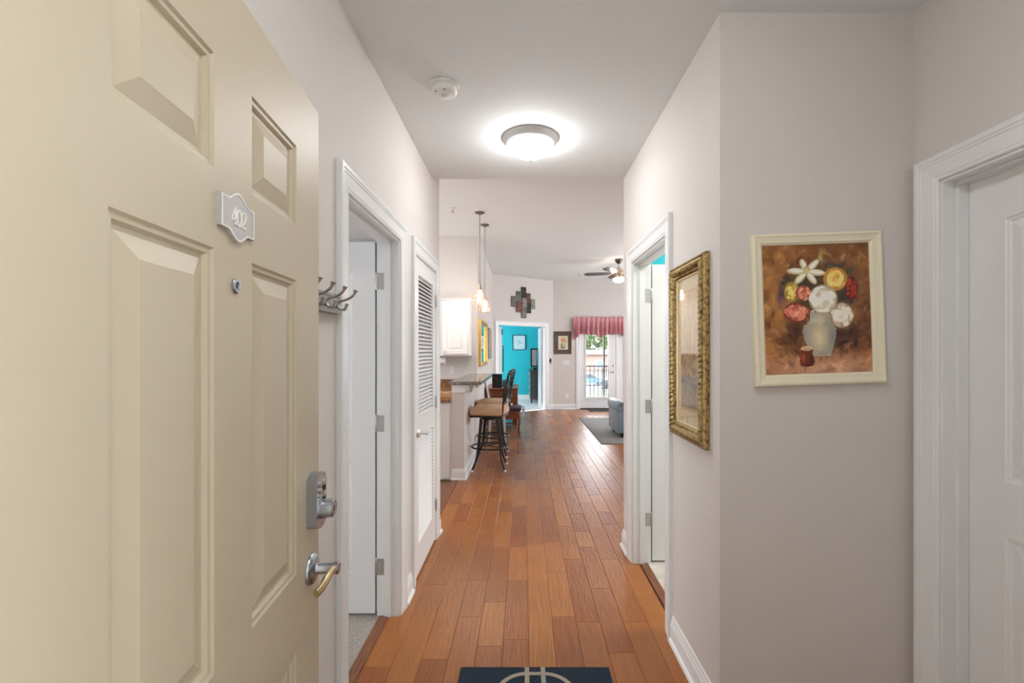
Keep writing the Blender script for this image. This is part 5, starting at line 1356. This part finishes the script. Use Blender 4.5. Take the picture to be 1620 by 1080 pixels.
# ------------------------------------------------------------------ outside the patio door
bal = struct(box('floor_balcony', 1.3, 5.2, 11.831, 13.45, -0.25, -0.03, mat('balcony_concrete', (0.24, 0.235, 0.23), 0.8, var=0.1)), 'concrete balcony floor')
rl = thing('balcony_railing', 'black metal balcony railing seen through the patio door', 'railing', (1.3, 13.35, -0.03), 0)
box('top_rail', 0, 3.9, -0.025, 0.025, 1.05, 1.09, M_BLACK, rl); box('mid_rail', 0, 3.9, -0.012, 0.012, 0.93, 0.95, M_BLACK, rl); box('bottom_rail', 0, 3.9, -0.015, 0.015, 0.08, 0.105, M_BLACK, rl)
p0_ = None
for k in range(33):
    x = 0.04 + 0.118 * k
    if p0_ is None: p0_ = box('picket', -0.010, 0.010, -0.010, 0.010, 0.105, 1.05, M_BLACK, rl); p_ = p0_
    else: p_ = inst(p0_, 'picket', rl)
    p_.location = (x, 0, 0)
tag(box('balcony_post', 2.30, 2.35, 13.26, 13.31, -0.03, 3.2, M_BLACK, bev=0.004), 'thin dark balcony post standing by the railing', 'post')
GZ = -3.0
struct(box('ground', -120, 160, 16, 260, GZ - 0.5, GZ, mat('asphalt', (0.13, 0.13, 0.135), 0.9, var=0.15, vscale=0.3)), 'pale parking lot beyond the balcony')
lw = tag(box('lawn_strip', -40, 80, 44, 49, GZ, GZ + 0.08, mat('lawn', (0.16, 0.22, 0.06), 0.95, var=0.3, vscale=2)), 'strip of lawn beyond the parking lot', 'lawn'); lw['kind'] = 'stuff'
ab = thing('distant_building', 'low beige building across the parking lot', 'building', (20, 100, GZ), 0)
M_STUC = mat('beige_stucco', (0.26, 0.185, 0.15), 0.9)
box('wall', -18, 22, 0, 14, 0, 3.9, M_STUC, ab)
bm = bmesh.new(); P = [(-0.8, 3.9), (-0.8, 4.1), (7, 5.0), (14.8, 4.1), (14.8, 3.9)]
a = [bm.verts.new((-19, y, z)) for y, z in P]; b = [bm.verts.new((23, y, z)) for y, z in P]
bm.faces.new(a); bm.faces.new(b[::-1])
for k in range(len(P)): bm.faces.new((a[k], b[k], b[(k + 1) % len(P)], a[(k + 1) % len(P)]))
obj('roof', bm, mat('roof_tan', (0.20, 0.14, 0.115), 0.9), ab)
for k in range(9):
    wx = -16 + 4.2 * k; wd = box('window', wx - 0.8, wx + 0.8, -0.08, 0.0, 1.0, 2.6, M_TRIM, ab); box('pane', wx - 0.65, wx + 0.65, -0.1, -0.081, 1.12, 2.48, mat('far_pane', (0.12, 0.16, 0.2), 0.1) if k == 0 else MATS['far_pane'], wd)
def car(x, y, col, lab):
    c = thing('parked_car', lab, 'car', (x, y, GZ), 0, 'cars in the parking lot')
    prism('body', [(-2.2, 0.35), (-2.2, 0.85), (-1.9, 0.98), (-1.2, 1.0), (1.1, 1.0), (2.0, 0.90), (2.25, 0.75), (2.25, 0.35)], -0.85, 0.85, mat('car_paint_' + lab.split()[0], col, 0.25, 0.3), c)
    prism('cabin', [(-1.5, 1.0), (-1.0, 1.45), (0.4, 1.47), (1.1, 1.0)], -0.72, 0.72, mat('car_glass_' + lab.split()[0], (0.05, 0.07, 0.09), 0.1), c)
    for wx in (-1.35, 1.4):
        for wy in (-0.86, 0.70): lathe('wheel', [(0, wy), (0.33, wy), (0.33, wy + 0.16), (0, wy + 0.16)], M_BLACK, c, 20, 'y', (wx, 0, 0.33))
car(8.8, 62, (0.12, 0.25, 0.5), 'blue parked car glimpsed through the balcony railing')
car(11.6, 57, (0.07, 0.08, 0.1), 'dark parked car glimpsed through the balcony railing')
car(6.5, 70, (0.4, 0.4, 0.4), 'white parked car glimpsed through the balcony railing')
def tree(x, y, h, r, col, lab, seed):
    t = thing('leafy_tree', lab, 'tree', (x, y, GZ), 0, 'trees beyond the parking lot')
    tube('trunk', [(0, 0, 0), (0.2, 0, h * .35), (0, 0.1, h * .75)], [0.35, 0.25, 0.1], mat('bark_%d' % seed, (0.10, 0.075, 0.055), 0.9), t)
    rr = np.random.RandomState(seed); n = 2600
    d = rr.normal(size=(n, 3)); d /= np.linalg.norm(d, axis=1)[:, None]; rad = rr.uniform(0.35, 1.0, n) ** 0.5
    lump = 1 + 0.25 * np.sin(d[:, 0] * 6 + seed) * np.cos(d[:, 2] * 5)
    cen = d * (rad * lump)[:, None] * np.array([r, r, h * .38]) + np.array([0, 0, h * .62])
    verts, faces = [], []
    for c_ in cen:
        a = rr.normal(size=3); a /= np.linalg.norm(a); b = np.cross(a, rr.normal(size=3)); b /= np.linalg.norm(b); s = rr.uniform(0.22, 0.45); k = len(verts)
        verts += [tuple(c_ - a * s), tuple(c_ + b * s * .5), tuple(c_ + a * s), tuple(c_ - b * s * .5)]; faces.append((k, k + 1, k + 2, k + 3))
    me = bpy.data.meshes.new('foliage'); me.from_pydata(verts, [], faces); me.materials.append(mat('leaves_%d' % seed, col, 0.7, var=0.45, vscale=0.6))
    o = link(bpy.data.objects.new('foliage', me), t); o['kind'] = 'stuff'
tree(14.5, 119, 13, 4.0, (0.07, 0.12, 0.03), 'bright green tree on the left behind the low building', 21)
tree(23.2, 120, 11.5, 4.0, (0.11, 0.16, 0.035), 'yellow-green tree on the right behind the low building', 22)
tree(18.8, 131, 14, 5.5, (0.04, 0.08, 0.035), 'dark green tree standing behind the other two', 23)

# unseen lamps added to brighten the bathroom and kitchen
def added_room_lamp(x, y, z, lab, r=0.15, power=None):
    l = thing('added_ceiling_light', lab, 'ceiling light', (x, y, z), 0, 'added ceiling lights of the side rooms')
    lathe('rim', [(0, -0.001), (r + 0.02, -0.001), (r + 0.02, -0.02), (r, -0.03), (0, -0.03)], M_NICKEL, l, 32)
    lathe('glass_dome', [(0, -0.031), (r, -0.032), (r * .9, -0.06), (r * .5, -0.085), (0, -0.095)], emit('room_glow_' + lab.split()[0], (1, 0.95, 0.88), power or LAMP_ROOM), l, 32)
added_room_lamp(1.75, 2.6, HC, 'bathroom ceiling light, unseen, added to brighten the room')
added_room_lamp(-2.2, 5.3, HL, 'kitchen ceiling light, unseen, added to brighten the kitchen', 0.2)
